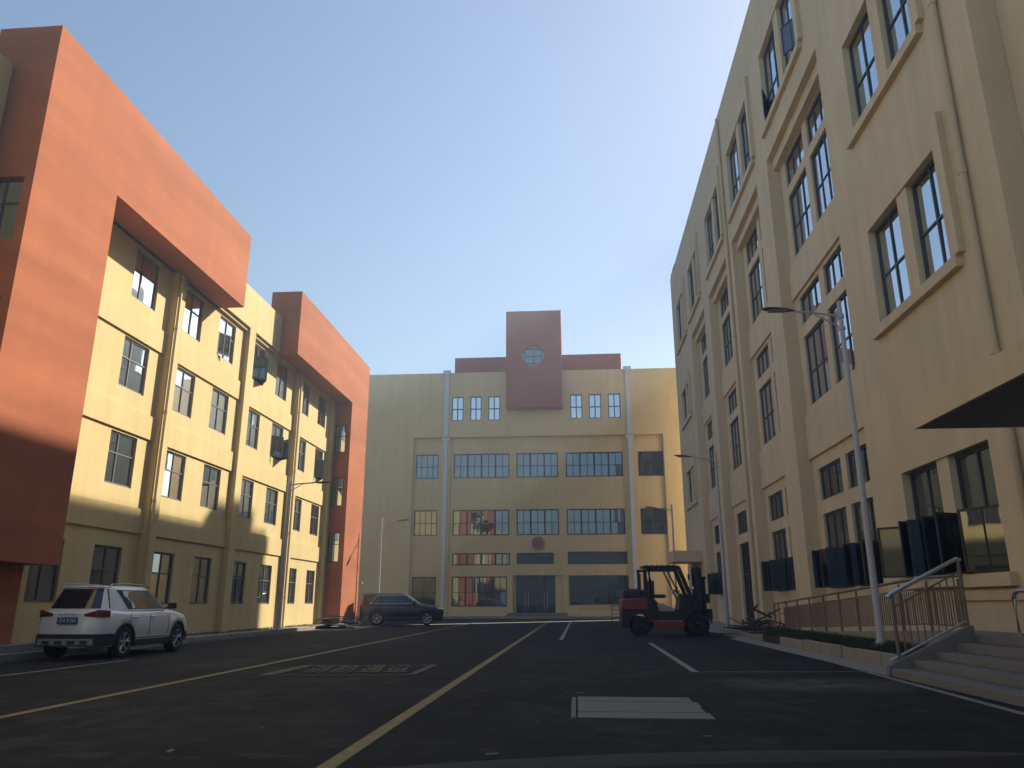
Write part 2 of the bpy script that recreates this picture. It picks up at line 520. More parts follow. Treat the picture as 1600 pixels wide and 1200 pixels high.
# sunlit band painted as a pale diagonal strip in front of the far building
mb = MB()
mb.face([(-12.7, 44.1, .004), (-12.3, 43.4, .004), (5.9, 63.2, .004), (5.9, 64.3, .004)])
tag(mb.build('sun_band_strip', 'kerb_concrete'), kind='structure')

def stripe(name, mat, pts, z=0.004, parent=road):
    m = MB(); m.face([(p[0], p[1], z) for p in pts])
    return m.build(name, mat, parent)
def stripe_line(name, mat, p, q, w, z=0.004):
    p, q = Vector(p), Vector(q); d = (q - p).normalized(); n = Vector((-d.y, d.x)) * w / 2
    return stripe(name, mat, [p + n, p - n, q - n, q + n], z)
stripe_line('yellow_line', 'yellow_paint', (-2.0, -2), (-2.02, 62), 0.15)
stripe_line('yellow_line', 'yellow_paint', (-6.5, -2), (-6.78, 62), 0.15)
stripe_line('white_line', 'white_paint', (2.31, 26.4), (2.18, 15.55), 0.14)
stripe_line('white_line', 'white_paint', (2.25, 15.58), (5.40, 15.9), 0.07)
stripe_line('white_line', 'white_paint', (4.85, 2), (5.40, 15.95), 0.13)
stripe_line('white_line', 'white_paint', (5.40, 15.95), (5.86, 26.0), 0.09, 0.006)
stripe_line('white_line', 'white_paint', (5.86, 26.0), (6.02, 37.5), 0.09)
stripe_line('white_line', 'white_paint', (-0.6, 28.3), (-0.47, 58), 0.14)
stripe_line('white_line', 'white_paint', (-10.3, 9.0), (-10.17, 17.8), 0.11)
stripe_line('white_line', 'white_paint', (-12.62, 9), (-12.52, 24.5), 0.10)
stripe_line('white_line', 'white_paint', (-12.52, 24.5), (-12.6, 40.5), 0.10)
# yellow framed marking with four written characters
BX0, BX1, BY0, BY1 = -5.69, -2.94, 14.17, 16.7
stripe('yellow_box_line', 'worn_yellow_paint', [(BX0, BY0), (BX1, BY0 + .33), (BX1, BY0 + .46), (BX0 + .1, BY0 + .13)], 0.008)
stripe('yellow_box_line', 'worn_yellow_paint', [(BX0, BY1 - .35), (BX1, BY1), (BX1, BY1 + .13), (BX0, BY1 - .22)], 0.008)
stripe('yellow_box_line', 'worn_yellow_paint', [(BX0, BY0), (BX0 + .24, BY0 + .03), (BX0 + .24, BY1 - .32), (BX0, BY1 - .35)], 0.012)
stripe('yellow_box_line', 'worn_yellow_paint', [(BX1 - .14, BY0 + .31), (BX1 + .02, BY0 + .33), (BX1 + .02, BY1 + .13), (BX1 - .14, BY1 + .11)], 0.012)

def text_mesh(name, s, size, mat, parent, M, ext=0.0, align='CENTER', bold=0.0):
    cu = bpy.data.curves.new(name, 'FONT')
    cu.body = s; cu.size = size; cu.offset = bold; cu.extrude = ext; cu.align_x = align; cu.align_y = 'CENTER'
    tmp = bpy.data.objects.new('tmp', cu); COL.objects.link(tmp)
    dg = bpy.context.evaluated_depsgraph_get()
    me = bpy.data.meshes.new_from_object(tmp.evaluated_get(dg))
    bpy.data.objects.remove(tmp)
    me.materials.clear(); me.materials.append(MATS[mat])
    me.name = name
    return link(name, me, parent, M)
for i, ch in enumerate('消防通道'):
    M = Matrix.Translation((BX0 + 0.68 + i * 0.50, 15.45 + i * 0.055, 0.010)) @ Matrix.Rotation(rad(7), 4, 'Z') @ Matrix.Diagonal((0.46, 1.75, 1, 1))
    text_mesh('painted_character', ch, 1.0, 'worn_yellow_paint', road, M, bold=0.016)

# white boards lying over a hole in the asphalt
bd = thing('cover_boards', 'four long pale weathered boards laid flat over the asphalt near the car bonnet', 'boards', (0.72, 10.35, 0))
ys = [9.36, 9.84, 10.36, 10.86, 11.36]
for i in range(4):
    m = MB()
    x0, x1 = (-0.02, 1.47 - 0.02 * (i % 2))
    e = [0.0, -0.03, 0.02, -0.05][i]
    m.prism([(x0, ys[i] + .012), (x1 + e * .3 + 0.03, ys[i] + .012), (x1 + e * .3 + 0.035, ys[i + 1] - .012), (x0, ys[i + 1] - .012)], 'z', 0.002, 0.012 + 0.003 * (i % 2))
    m.build('board', 'board_grey', bd)
m = MB(); m.box(-0.10, -0.045, 9.36, 11.3, 0.002, 0.012); m.build('edge_batten', 'board_grey', bd)

# small pale scraps lying on the asphalt
scraps = MB()
for i in range(45):
    x = random.uniform(-4, 5) if random.random() < .75 else random.uniform(-11, 5)
    y = random.uniform(4, 34)
    s = random.uniform(0.012, 0.045)
    a = random.uniform(0, 6.28)
    c, sn = math.cos(a), math.sin(a)
    q = [(-s * 1.6, -s * .5), (s * 1.2, -s * .7), (s * 1.7, s * .4), (-s, s * .7)]
    b = [(x + u * c - v * sn, y + u * sn + v * c) for u, v in q]
    scraps.prism(b, 'z', 0.001, 0.006 + random.random() * 0.008)
tag(scraps.build('litter', 'litter_pale'), kind='stuff')

# ------------------------------------------------------------------ left building (cream and orange)
LB = thing('office_building', 'four storey cream building with two big orange portal frames, sunlit on the left', 'building', (-14.1, 24, 0))
PL = Plane((-14.1, 0, 0), (0, 1, 0), (1, 0, 0))      # u = world y, n = outward (+x)
bays = [(19.0, 24.24), (24.86, 30.42), (31.02, 36.62), (37.32, 42.42)]
FR = 0.22
holes = [(a, b, 0.0, 12.75) for a, b in bays]
mb = MB()
wall_holes(mb, PL, 18.3, 42.6, 0.13, 14.5, holes, FR, -0.35)
merged(mb, 'front_wall', 'yellow_plaster', LB)
win_l = []
g1 = [(19.2, 20.55, 1.26, 2.93)]
cols_y = [(21.93, 23.38), (25.15, 26.62), (28.04, 29.5), (31.38, 32.75), (34.2, 35.62), (37.72, 38.9), (40.4, 41.7)]
for k, (a, b) in enumerate(cols_y):
    g1.append((a, b, 1.2, 2.91))
    win_l.append((k, 1, a, b, 4.75, 6.37)); win_l.append((k, 2, a, b, 7.8, 9.42)); win_l.append((k, 3, a, b, 10.78, 12.45))
for k, h in enumerate(g1): win_l.append((k - 1, 0, *h))
for (ba, bb) in bays:
    mb = MB()
    hs = [w[2:6] for w in win_l if ba < w[2] < bb]
    wall_holes(mb, PL, ba - 0.02, bb + 0.02, 0.13, 12.78, hs, 0.0, -0.3)
    merged(mb, 'bay_wall', 'yellow_plaster', LB)
    for z in (3.40, 6.46, 9.5):
        m = MB()
        ov = 0.0
        m.box(ba + .003, bb - .003, 0.0, 0.065, z, z + 0.78, 0, PL.M)
        m.build('floor_band', 'yellow_plaster', LB)
    m = MB(); m.box(ba + .003, bb - .003, 0.0, 0.12, 12.6, 12.747, 0, PL.M); m.build('head_band', 'yellow_plaster', LB)
for (k, fl, a, b, z0, z1) in win_l:
    sash = None
    if fl == 3 and k == 2: sash = [(a + .02, z0 + .05, z0 + .95, 0.62, 25, 'frame_pale', 'grey_glass')]
    if fl == 3 and k == 3: sash = [(a + .05, z0 + .05, z1 - .6, 0.68, 42, 'frame_pale', 'grey_glass'), (b - .05, z0 + .05, z1 - .6, -0.66, -35, 'frame_pale', 'grey_glass')]
    if fl == 2 and k == 4: sash = [(a + .05, z0 + .05, z1 - .6, 0.66, 38, 'frame_pale', 'grey_glass'), (b - .05, z0 + .05, z1 - .6, -0.6, -55, 'frame_pale', 'grey_glass')]
    if fl == 2 and k == 6: sash = [(a + .05, z0 + .05, z1 - .6, 0.62, 40, 'frame_pale', 'grey_glass'), (b - .05, z0 + .05, z1 - .6, -0.6, -30, 'frame_pale', 'grey_glass')]
    cols = (0.36,) if k == 0 and fl else (0.5,)
    window(LB, PL, a + .01, b - .01, z0 + .01, z1 - .01, cols, (0.6,), -0.05, frame='frame_pale', glass='window_glass' if fl else 'grey_glass', sash=sash)
    if fl == 2 and k == 0:
        pass
# masses behind the facade
mb = MB()
mb.box(-32, -14.36, -14, 46.4, 0, 14.2)
mb.box(-14.36, -14.1, -14, 15.6, 0, 14.5)
mb.box(-14.36, -13.95, 42.6, 46.4, 0.13, 12.7)
mb.build('wall', 'cream_plaster', LB)
m = MB(); m.box(-31.8, -14.6, -13.8, 46.2, 14.2, 14.26); m.build('roof', 'roof_grey', LB)
# portal frame one: near pier with a slot for its side windows, and the beam
PN = Plane((-13, 15.65, 0), (-1, 0, 0), (0, -1, 0))   # near side face, u = towards the building
mb = MB()
sidew1 = [(0.24, 1.3, 9.62, 11.3), (0.24, 1.3, 6.45, 8.15), (0.24, 1.3, 3.3, 5.0)]
wall_holes(mb, PN, 0, 1.7, 2.16, 15.7, sidew1, 0.0, -0.25)
mb.box(-14.6, -13.0, 15.9, 18.87, 2.162, 15.7)
mb.box(-14.5, -13.0, 18.87, 27.7, 12.6, 15.7)
merged(mb, 'portal_frame', 'orange_plaster', LB)
for h in sidew1: window(LB, PN, h[0] + .01, h[1] - .01, h[2] + .01, h[3] - .01, (0.5,), (0.6,), -0.10)
m = MB(); m.box(-14.34, -13.5, 12.5, 18.28, 0.13, 2.16); m.build('portal_foot', 'orange_plaster', LB)
m = MB(); m.box(-13.6, -13.13, 12.8, 20.2, 0.125, 0.30); m.build('plinth_step', 'concrete', LB)
PN2 = Plane((-13, 43.1, 0), (-1, 0, 0), (0, -1, 0))
sidew2 = [(0.27, 0.93, 3.43, 5.1), (0.27, 0.93, 6.55, 8.2), (0.27, 0.93, 9.67, 11.31)]
mb = MB()
wall_holes(mb, PN2, 0, 1.2, 0.12, 12.66, sidew2, 0.0, -0.25)
mb.box(-14.2, -13.0, 43.35, 46.5, 0.12, 12.66)
mb.box(-14.5, -13.0, 33.8, 46.5, 12.66, 15.85)
merged(mb, 'portal_frame', 'orange_plaster', LB)
for h in sidew2: window(LB, PN2, h[0] + .01, h[1] - .01, h[2] + .01, h[3] - .01, (0.5,), (0.6,), -0.08)
# rain pipes in the corners of the bays
for y in (24.34, 36.74):
    m = MB()
    m.tube([(-13.80, y, 0.13), (-13.80, y, 12.55)], 0.055, 8)
    for z in (1.5, 4.5, 7.5, 10.5): m.cyl((-13.80, y, z), 0.068, 0.09, 'z', 8)
    m.build('drainpipe', 'pipe_cream', LB)
# thin lightning rod strip on the second frame
m = MB(); m.tube([(-13.6, 34.3, 15.85), (-13.6, 34.3, 16.25)], 0.02, 6); m.build('lightning_rod', 'galvanised', LB)

# ------------------------------------------------------------------ right building (sand coloured factory)
RB = thing('factory_building', 'tall sand coloured factory with deep bays and black framed windows, in shade on the right', 'building', (12, 36, 0))
PR = Plane((8.2, 0, 0), (0, 1, 0), (-1, 0, 0))        # n = outward (-x)
rb_bays = [(22.0, 28.76), (30.62, 36.24), (37.95, 43.42), (45.2, 50.62)]
framed = []                                          # (y0, y1, z0, z1, columns)
for z0, z1 in ((1.82, 4.38), (8.28, 11.08), (14.1, 17.12), (20.05, 23.5)):
    framed.append((15.7, 19.95, z0, z1, 0))
for (a, b) in ((23.4, 28.4), (30.75, 35.9), (38.1, 43.05), (46.1, 50.6)):
    framed.append((a, b, 20.05, 23.6, 1))
for z0, z1 in ((7.95, 10.4), (13.9, 16.4), (19.85, 23.4)):
    framed.append((52.55, 57.0, z0, z1, 2))
mb = MB()
wall_holes(mb, PR, 13.7, 59.2, 0.0, 26.85, [(a, b, -0.1, 18.8) for a, b in rb_bays] + [f[:4] for f in framed], 0.0, -0.8)
merged(mb, 'front_wall', 'sand_plaster', RB)
m = MB()
m.box(9.0, 26, 13.7, 59.2, 0, 26.3)
m.box(8.76, 26, -14, 13.69, 0, 26.85)
m.build('wall', 'sand_plaster', RB)
m = MB(); m.box(9.3, 25.8, -13.8, 59.0, 26.85, 26.9); m.build('roof', 'roof_grey', RB)
m = MB(); m.box(9.6, 14, 55.4, 59.1, 26.4, 29.3); m.build('stair_bulkhead', 'sand_plaster', RB)
m = MB(); m.box(8.25, 8.6, 56.9, 59.1, 26.851, 27.15); m.build('parapet_cap', 'sand_plaster', RB)
for (a, b, z0, z1, kind) in framed:
    mid = (a + b) / 2
    mw = 0.28
    m = MB(); m.box(mid - mw, mid + mw, -0.5, -0.05, z0, z1, 0, PR.M); m.build('mullion_wall', 'sand_plaster', RB)
    m = MB()
    m.box(a - 0.25, b + 0.25, 0.0, 0.16, z0 - 0.26, z0 - 0.004, 0, PR.M)
    m.build('sill', 'sand_plaster', RB)
    if not (kind == 0 and z0 < 3):
        m = MB(); m.box(a - 0.42, a - 0.06, 0.0, 0.15, z0 - 0.002, z1 + 0.55, 0, PR.M); m.build('window_jamb', 'sand_plaster', RB)
    for (c, d, side) in ((a, mid - mw, 0), (mid + mw, b, 1)):
        sash = None
        rows, cols = (0.5,), (0.5,)
        if kind == 0 and z0 < 3: rows, cols = (0.45,), (0.5,)
        if kind == 1: rows, cols = (0.42,), (0.34, 0.67)
        if kind == 1 and a < 25:
            sash = [(c + .12, z0 + .3, z0 + 1.5, 0.9, 30, 'frame_grey', 'grey_glass')] if not side else [(d - .12, z0 + .06, z0 + 1.3, -0.85, -28, 'sash_black', 'sash_glass')]
        if kind == 0 and z0 < 3:
            sash = ([(d - .03, z0 + .02, z0 + 1.3, -0.7, -70), (c + .04, z0 + .02, z0 + 1.3, 1.2, 20, 'sash_black', 'grey_glass')] if side == 0 else
                    [(d - .02, z0 + .03, z0 + 1.27, 0.95, 48, 'sash_black', 'pale_glass', 0), (d - .62, z0 + .03, z0 + 1.3, -0.7, -75), (c + .55, z0 + .03, z0 + 1.3, 0.7, 70), (c + .05, z0 + .03, z0 + 1.32, 0.6, 82)])
        window(RB, PR, c + .01, d - .01, z0 + .01, z1 - .01, cols, rows, -0.20, frame='frame_grey', glass='window_glass' if z0 > 5 else 'grey_glass', t=0.07, mt=0.06, sash=sash)
RN = -0.5                                             # recess plane of the bays
for bi, (ba, bb) in enumerate(rb_bays):
    A = (bb - 3.05, bb - 0.65); B = (max(ba + 0.45, bb - 5.6), bb - 3.55)
    hs, wl = [], []
    for (t0, t1, l0, l1, fl) in ((4.72, 5.85, 1.72, 4.25, 0), (11.3, 12.4, 8.2, 10.82, 1), (17.1, 18.3, 14.1, 16.7, 2)):
        for (c, d) in (A, B):
            if bi == 2 and fl == 0:
                if (c, d) == A: hs.append((c, d, 0.13, l1)); wl.append((c, d, 0.13, l1, 'door'))
                else: hs.append((c, d, l0, l1)); wl.append((c, d, l0, l1, 'plain0'))
            else:
                hs.append((c, d, l0, l1)); wl.append((c, d, l0, l1, 'low%d' % fl))
            hs.append((c, d, t0, t1)); wl.append((c, d, t0, t1, 'top%d' % fl))
    mb = MB()
    wall_holes(mb, PR, ba - .02, bb + .02, 0.0, 18.82, hs, RN, RN - 0.28)
    merged(mb, 'bay_wall', 'sand_plaster', RB)
    for (z0, z1) in ((6.3, 7.9), (12.55, 13.85)):
        m = MB(); m.box(ba + .35, bb - .003, RN, RN + 0.10, z0, z1, 0, PR.M); m.build('floor_band', 'sand_plaster', RB)
    m = MB(); m.box(ba + .003, bb - .003, RN, RN + 0.26, 18.35, 18.797, 0, PR.M); m.build('head_beam', 'sand_plaster', RB)
    for (c, d, z0, z1, k) in wl:
        gl = 'window_glass' if z0 > 7 else 'grey_glass'
        if k == 'door':
            window(RB, PR, c + .01, d - .01, z0 + .01, z1 - .01, (0.25, 0.5, 0.75), (0.62,), RN - 0.12, frame='frame_dark', glass='dark_glass', t=0.07, mt=0.06)
            continue
        sash = None
        if k == 'low0' and bi in (0, 1, 3):
            w_ = (d - c) / 3
            sash = [(c + .03, z0 + .02, z0 + 1.25, w_, 72), (c + w_, z0 + .02, z0 + 1.25, w_, 60), (c + 2 * w_, z0 + .02, z0 + 1.25, w_, 80)]
            if bi == 0 and c == B[0]: sash = [(c + .03, z0 + .02, z0 + 1.25, w_ * 1.1, 108), (c + w_, z0 + .02, z0 + 1.25, w_, 75), (c + 2 * w_, z0 + .02, z0 + 1.25, w_, 84)]
        if k.startswith('top'):
            window(RB, PR, c + .01, d - .01, z0 + .01, z1 - .01, (0.34, 0.67), (), RN - 0.08, glass=gl, t=0.06, mt=0.05)
        else:
            window(RB, PR, c + .01, d - .01, z0 + .01, z1 - .01, (0.34, 0.67), (0.46,), RN - 0.08, glass=gl, t=0.06, mt=0.05, sash=sash)
# rain pipes
for (y, z0, z1) in ((14.72, 0.73, 26.5), (36.95, 0.12, 26.5)):
    m = MB()
    m.tube([(8.10, y, z0), (8.10, y, z1)], 0.075, 10)
    for z in (2, 5.9, 9.8, 14, 18, 22): 
        if z > z0: m.cyl((8.10, y, z), 0.092, 0.12, 'z', 10)
    m.build('drainpipe', 'sand_plaster', RB)
# entrance canopy, plinth ledge
m = MB(); m.box(5.6, 8.75, 4.5, 12.87, 4.003, 4.42); m.build('canopy_edge', 'sand_plaster', RB)
m = MB(); m.box(5.66, 8.7, 4.6, 12.81, 3.992, 4.003); m.build('canopy_soffit', 'canopy_grey', RB)
m = MB(); m.box(13.71, 20.6, 0.0, 0.06, 1.30, 1.50, 0, PR.M); m.build('plinth_ledge', 'sand_plaster', RB)
# small canopy over the door at the far end
m = MB(); m.box(6.35, 8.19, 52.2, 55.6, 3.85, 4.55); m.build('canopy', 'sand_plaster', RB)
m = MB(); m.box(7.9, 8.19, 55.0, 55.58, 0.12, 3.85); m.build('canopy_post', 'sand_plaster', RB)

# unseen block added behind the factory to shade the yard and thin the sunlight
SB = thing('shade_block', 'plain sand coloured unseen block added behind the factory to shade the yard', 'building', (12, 62.8, 0))
m = MB(); m.box(9.45, 16, 59.21, 66.3, 0, 20.6); m.build('wall', 'sand_plaster', SB)
m = MB(); m.box(9.4, 16.05, 59.22, 66.35, 20.6, 20.8); m.build('roof', 'roof_grey', SB)

# ------------------------------------------------------------------ far building (hall 21)
HB = thing('hall_building', 'wide yellow hall with red centre tower and round window across the far end', 'building', (-3.6, 72, 0))
PH = Plane((0, 70, 0), (1, 0, 0), (0, -1, 0))
small = [(-11.46, -10.34), (-9.69, -8.62), (-7.98, -6.85), (-0.25, 0.88), (1.49, 2.64), (3.28, 4.43)]
sm_holes = [(a, b, 17.78, 20.12) for a, b in small]
mb = MB()
wall_holes(mb, PH, -24, 10.3, 0.0, 22.5, [(-15.0, 8.18, -0.1, 16.2)] + sm_holes, 0.0, -0.8)
merged(mb, 'front_wall', 'hall_plaster', HB)
BN = -0.4
X = lambda x: x * 1.006
hall_w = []
for (z0, z1) in ((12.38, 14.66), (7.14, 9.46)):
    hall_w += [(-14.8, -12.65, z0, z1, 4), (-11.22, -6.0, z0, z1, 8), (-5.34, -1.48, z0, z1, 6), (-0.78, 4.46, z0, z1, 8), (5.84, 8.14, z0, z1, 4)]
hall_w += [(-11.18, -5.94, 4.50, 5.56, 8), (-5.34, -1.99, 4.60, 5.58, 5), (-0.76, 4.54, 4.56, 5.66, 4),
           (-11.18, -6.2, 0.92, 3.52, 8), (-0.70, 4.56, 1.05, 3.60, 4), (-14.8, -12.6, 0.9, 3.5, 2)]
door = (-5.68, -1.18, 0.15, 3.62)
mb = MB()
wall_holes(mb, PH, -15.05, 8.23, 0.0, 16.25, [h[:4] for h in hall_w] + [door], BN, BN - 0.35)
merged(mb, 'recess_wall', 'hall_plaster', HB)
for (a, b, z0, z1, n) in hall_w:
    low = z1 < 6
    rows = () if (z1 - z0) < 1.5 else (0.48,)
    window(HB, PH, a + .01, b - .01, z0 + .01, z1 - .01, tuple((i + 1) / n for i in range(n - 1)), rows, BN - 0.08, frame='frame_dark', glass='dark_glass' if low and a > -6 or low and a < -14 else 'hall_glass', t=0.09, mt=0.06)
    if n == 8 or n == 6:
        m = MB()
        for i in range(2, n, 2):
            c = a + (b - a) * i / n
            m.box(c - .07, c + .07, BN - 0.16, BN - 0.055, z0 + .08, z1 - .08, 0, PH.M)
        m.build('heavy_mullion', 'frame_dark', HB)
for (a, b) in small:
    window(HB, PH, a + .01, b - .01, 17.79, 20.11, (0.5,), (0.48,), -0.1, frame='frame_dark', t=0.08, mt=0.1)
mb = MB()
mb.box(-24, 10.3, 70.8, 92, 0, 22.0)
mb.build('wall', 'hall_plaster', HB)
m = MB(); m.box(-23.8, 10.1, 70.9, 91.8, 22.0, 22.1); m.build('roof', 'roof_grey', HB)
# pilasters with pipes
for xc in (-11.95, 5.15):
    m = MB(); m.box(xc - 0.42, xc + 0.42, BN, BN + 0.2, 0.14, 16.2, 0, PH.M); m.build('pilaster', 'hall_plaster', HB)
    m = MB()
    m.box(xc - 0.2, xc + 0.2, 0.0, 0.14, 16.25, 22.3, 0, PH.M)
    m.box(xc - 0.36, xc + 0.36, 0.0, 0.2, 22.3, 22.72, 0, PH.M)
    m.box(xc - 0.17, xc + 0.17, BN + 0.2, BN + 0.34, 0.14, 15.9, 0, PH.M)
    m.box(xc - 0.36, xc + 0.36, BN + 0.16, BN + 0.36, 15.9, 16.19, 0, PH.M)
    m.build('drainpipe', 'pipe_white', HB)
# set-back red walls either side of the tower
m = MB(); m.box(-11.32, -6.21, 70.5, 74, 22.4, 24.15); m.build('attic_wall', 'red_plaster', HB)
m = MB(); m.box(-0.96, 4.66, 70.5, 74, 22.4, 24.22); m.build('attic_wall', 'red_plaster', HB)
# tower with a round opening
def tower():
    m = MB()
    x0, x1, z0, z1, cx, cz, r = -6.2, -0.97, 18.68, 28.2, -3.65, 23.7, 1.07
    N = 48
    ang = [2 * math.pi * k / N for k in range(N)]
    circ = [(cx + r * math.cos(a), cz + r * math.sin(a)) for a in ang]
    def out(a):
        c, s = math.cos(a), math.sin(a)
        t = min(((x1 - cx) / c if c > 0 else (x0 - cx) / c) if abs(c) > 1e-6 else 1e9, ((z1 - cz) / s if s > 0 else (z0 - cz) / s) if abs(s) > 1e-6 else 1e9)
        return (cx + c * t, cz + s * t)
    for k in range(N):
        k2 = (k + 1) % N
        p, q = circ[k], circ[k2]
        o, o2 = out(ang[k]), out(ang[k] if False else ang[k2])
        pts = [p, o]
        for cn in ((x0, z0), (x1, z0), (x1, z1), (x0, z1)):
            ac = math.atan2(cn[1] - cz, cn[0] - cx) % (2 * math.pi)
            lo, hi = ang[k], ang[k2] if k2 else 2 * math.pi
            if lo + 1e-6 < ac < hi - 1e-6: pts.append(cn)
        pts += [o2, q]
        m.face([(a, 68.9, b) for a, b in pts])
        m.face([(p[0], 68.9, p[1]), (q[0], 68.9, q[1]), (q[0], 69.25, q[1]), (p[0], 69.25, p[1])])
    B = [(x0, z0), (x1, z0), (x1, z1), (x0, z1)]
    for i in range(4):
        a, b = B[i], B[(i + 1) % 4]
        m.face([(a[0], 68.9, a[1]), (b[0], 68.9, b[1]), (b[0], 76, b[1]), (a[0], 76, a[1])])
    m.face([(a, 76, b) for a, b in B])
    me = m.mesh('tower', 'red_plaster')
    t = link('tower', me, HB)
    # round window
    f = MB()
    ring = [(r - 0.07, 0), (r - 0.002, 0), (r - 0.002, 0.08), (r - 0.07, 0.08), (r - 0.07, 0)]
    f.lathe(ring, 'y', 40, (cx, 69.1, cz))
    for s in (-1, 1):
        f.box(cx + s * 0.8 - .04, cx + s * 0.8 + .04, 69.10, 69.17, cz - .72, cz + .72)
        f.box(cx - .8, cx + .8, 69.105, 69.165, cz + s * 0.72 - .04, cz + s * 0.72 + .04)
    f.box(cx - .035, cx + .035, 69.11, 69.16, cz - .72, cz + .72)
    f.box(cx - .8, cx + .8, 69.115, 69.155, cz - .035, cz + .035)
    w = f.build('round_window', 'frame_grey', HB)
    g = MB(); g.cyl((cx, 69.2, cz), r - 0.01, 0.02, 'y', 40)
    g.build('pane', 'hall_glass', w)
tower()
# entrance: glazed door set back between splayed jambs
m = MB(); m.box(-1.90, -1.19, -0.9, BN - .152, 0.15, 3.6, 0, PH.M); m.box(-5.67, -5.40, -0.9, BN - .352, 0.15, 3.6, 0, PH.M); m.build('door_jamb', 'hall_plaster', HB)
dm = MB()
dx0, dx1 = -5.36, -1.92
for xx in (dx0, dx0 + .9, dx0 + 1.75, dx0 + 2.6, dx1): dm.box(xx - .04, xx + .04, -0.72, -0.64, 0.15, 3.6, 0, PH.M)
for zz in (0.18, 2.72, 3.57): dm.box(dx0, dx1, -0.716, -0.644, zz - .035, zz + .035, 0, PH.M)
D = dm.build('entrance_door', 'frame_dark', HB)
xs_ = [dx0, dx0 + .9, dx0 + 1.75, dx0 + 2.6, dx1]
for i in range(4):
    for (a, b) in ((0.2, 2.69), (2.75, 3.54)):
        g = MB(); g.box(xs_[i] + .04, xs_[i + 1] - .04, -0.69, -0.675, a, b, 0, PH.M); g.build('pane', 'dark_glass', D)
for xx in (dx0 + .75, dx0 + 1.05, dx0 + 2.45, dx0 + 2.75):
    g = MB(); g.tube([PH.p(xx, -0.58, 0.7), PH.p(xx, -0.58, 2.2)], 0.02, 6); g.build('handle', 'stainless', D)
m = MB()
m.bbox(-6.1, -0.8, 68.0, 70.38, 0.14, 0.28, .01); m.bbox(-6.0, -0.9, 68.4, 70.37, 0.281, 0.41, .01)
m.build('door_step', 'step_stone', HB)
# number sign
NS = thing('number_sign', 'round red sign with number 21 above the entrance of the far hall', 'sign', (-3.39, 70.4, 6.41))
m = MB(); m.cyl((-3.39, 70.33, 6.41), 0.6, 0.12, 'y', 40); m.build('disc', 'sign_red', NS)
text_mesh('numeral', '21', 0.86, 'sign_digit', NS, Matrix.Translation((-3.39, 70.262, 6.41)) @ Matrix.Rotation(rad(90), 4, 'X'), 0.01)

# ------------------------------------------------------------------ street lamps
def lamp(height, arm, label, loc, rz, group='street lamps round the yard', r=0.085):
    t = thing('street_lamp', label, 'street lamp', loc, rz, group)
    M0 = wm(t)
    def L(m, name, mat, sharp=None): return m.build(name, mat, t, M0.copy(), sharp)
    m = MB(); m.tube([(0, 0, 0.0), (0, 0, height * .5), (0, 0, height)], r, 14, r2=r * .6); L(m, 'pole', 'lamp_pole_paint')
    m = MB(); m.bbox(-.17, .17, -.17, .17, 0, .025, .006); m.cyl((0, 0, .07), r * 1.35, .1, 'z', 14)
    for a in (-1, 1):
        for b in (-1, 1): m.cyl((a * .12, b * .12, .045), .014, .05, 'z', 6)
    L(m, 'base_plate', 'lamp_pole_paint')
    za = height - 0.35
    m = MB(); m.tube([(0, 0, za), (arm * .5, 0, za + .09), (arm, 0, za + .15)], .03, 8); L(m, 'arm', 'lamp_pole_paint')
    m = MB(); m.tube([(0, 0, za - .32), (arm * .28, 0, za - .12), (arm * .62, 0, za + .10)], .018, 6); L(m, 'brace', 'lamp_pole_paint')
    for zz, hh, rr_ in ((za, .10, .95), (za - .32, .08, .95), (height + .02, .05, .7)):
        m = MB(); m.cyl((0, 0, zz), r * rr_, hh, 'z', 12); L(m, 'collar', 'lamp_pole_paint')
    # head: flattened tapering cobra head
    m = MB()
    st = [(arm - .05, .035, .02), (arm + .06, .06, .035), (arm + .2, .125, .05), (arm + .45, .145, .05), (arm + .66, .13, .035), (arm + .76, .07, .015)]
    rings = []
    for (x, hw, hh) in st:
        zc = za + .16 + (x - arm) * .08
        rings.append([(x, hw * math.cos(a), zc + hh * math.sin(a) * (1.0 if math.sin(a) > 0 else .55)) for a in [2 * math.pi * k / 14 for k in range(14)]])
    vs = [p for rg in rings for p in rg]
    fs = [(i * 14 + k, i * 14 + (k + 1) % 14, (i + 1) * 14 + (k + 1) % 14, (i + 1) * 14 + k) for i in range(len(st) - 1) for k in range(14)]
    fs += [tuple(range(14))[::-1], tuple(range((len(st) - 1) * 14, len(st) * 14))]
    m.add(vs, fs, 0, True); L(m, 'lamp_head', 'lamp_head_grey')
    m = MB(); m.bbox(arm + .18, arm + .62, -.10, .10, za + .145, za + .16, .004); L(m, 'lens', 'panel_white')
    return t
lamp(8.12, 1.15, 'tall grey street lamp in the grass bed beside the ramp railing on the right', (6.68, 18.5, 0.33), math.pi + 0.05)
lamp(7.85, 1.15, 'grey street lamp on the kerb by the scrap pile, right of the forklift', (6.55, 35.9, 0.12), math.pi + 0.1, r=0.1)
lamp(7.75, 1.15, 'thin street lamp rising behind the forklift in front of the far yellow hall', (6.75, 55.0, 0.12), math.pi + 0.1)
lamp(6.3, 1.05, 'street lamp standing right behind the black car', (-11.95, 47.2, 0.0), rad(-8))
lamp(6.55, 1.05, 'street lamp close against the sunlit cream building on the left', (-12.75, 33.4, 0.13), rad(25))

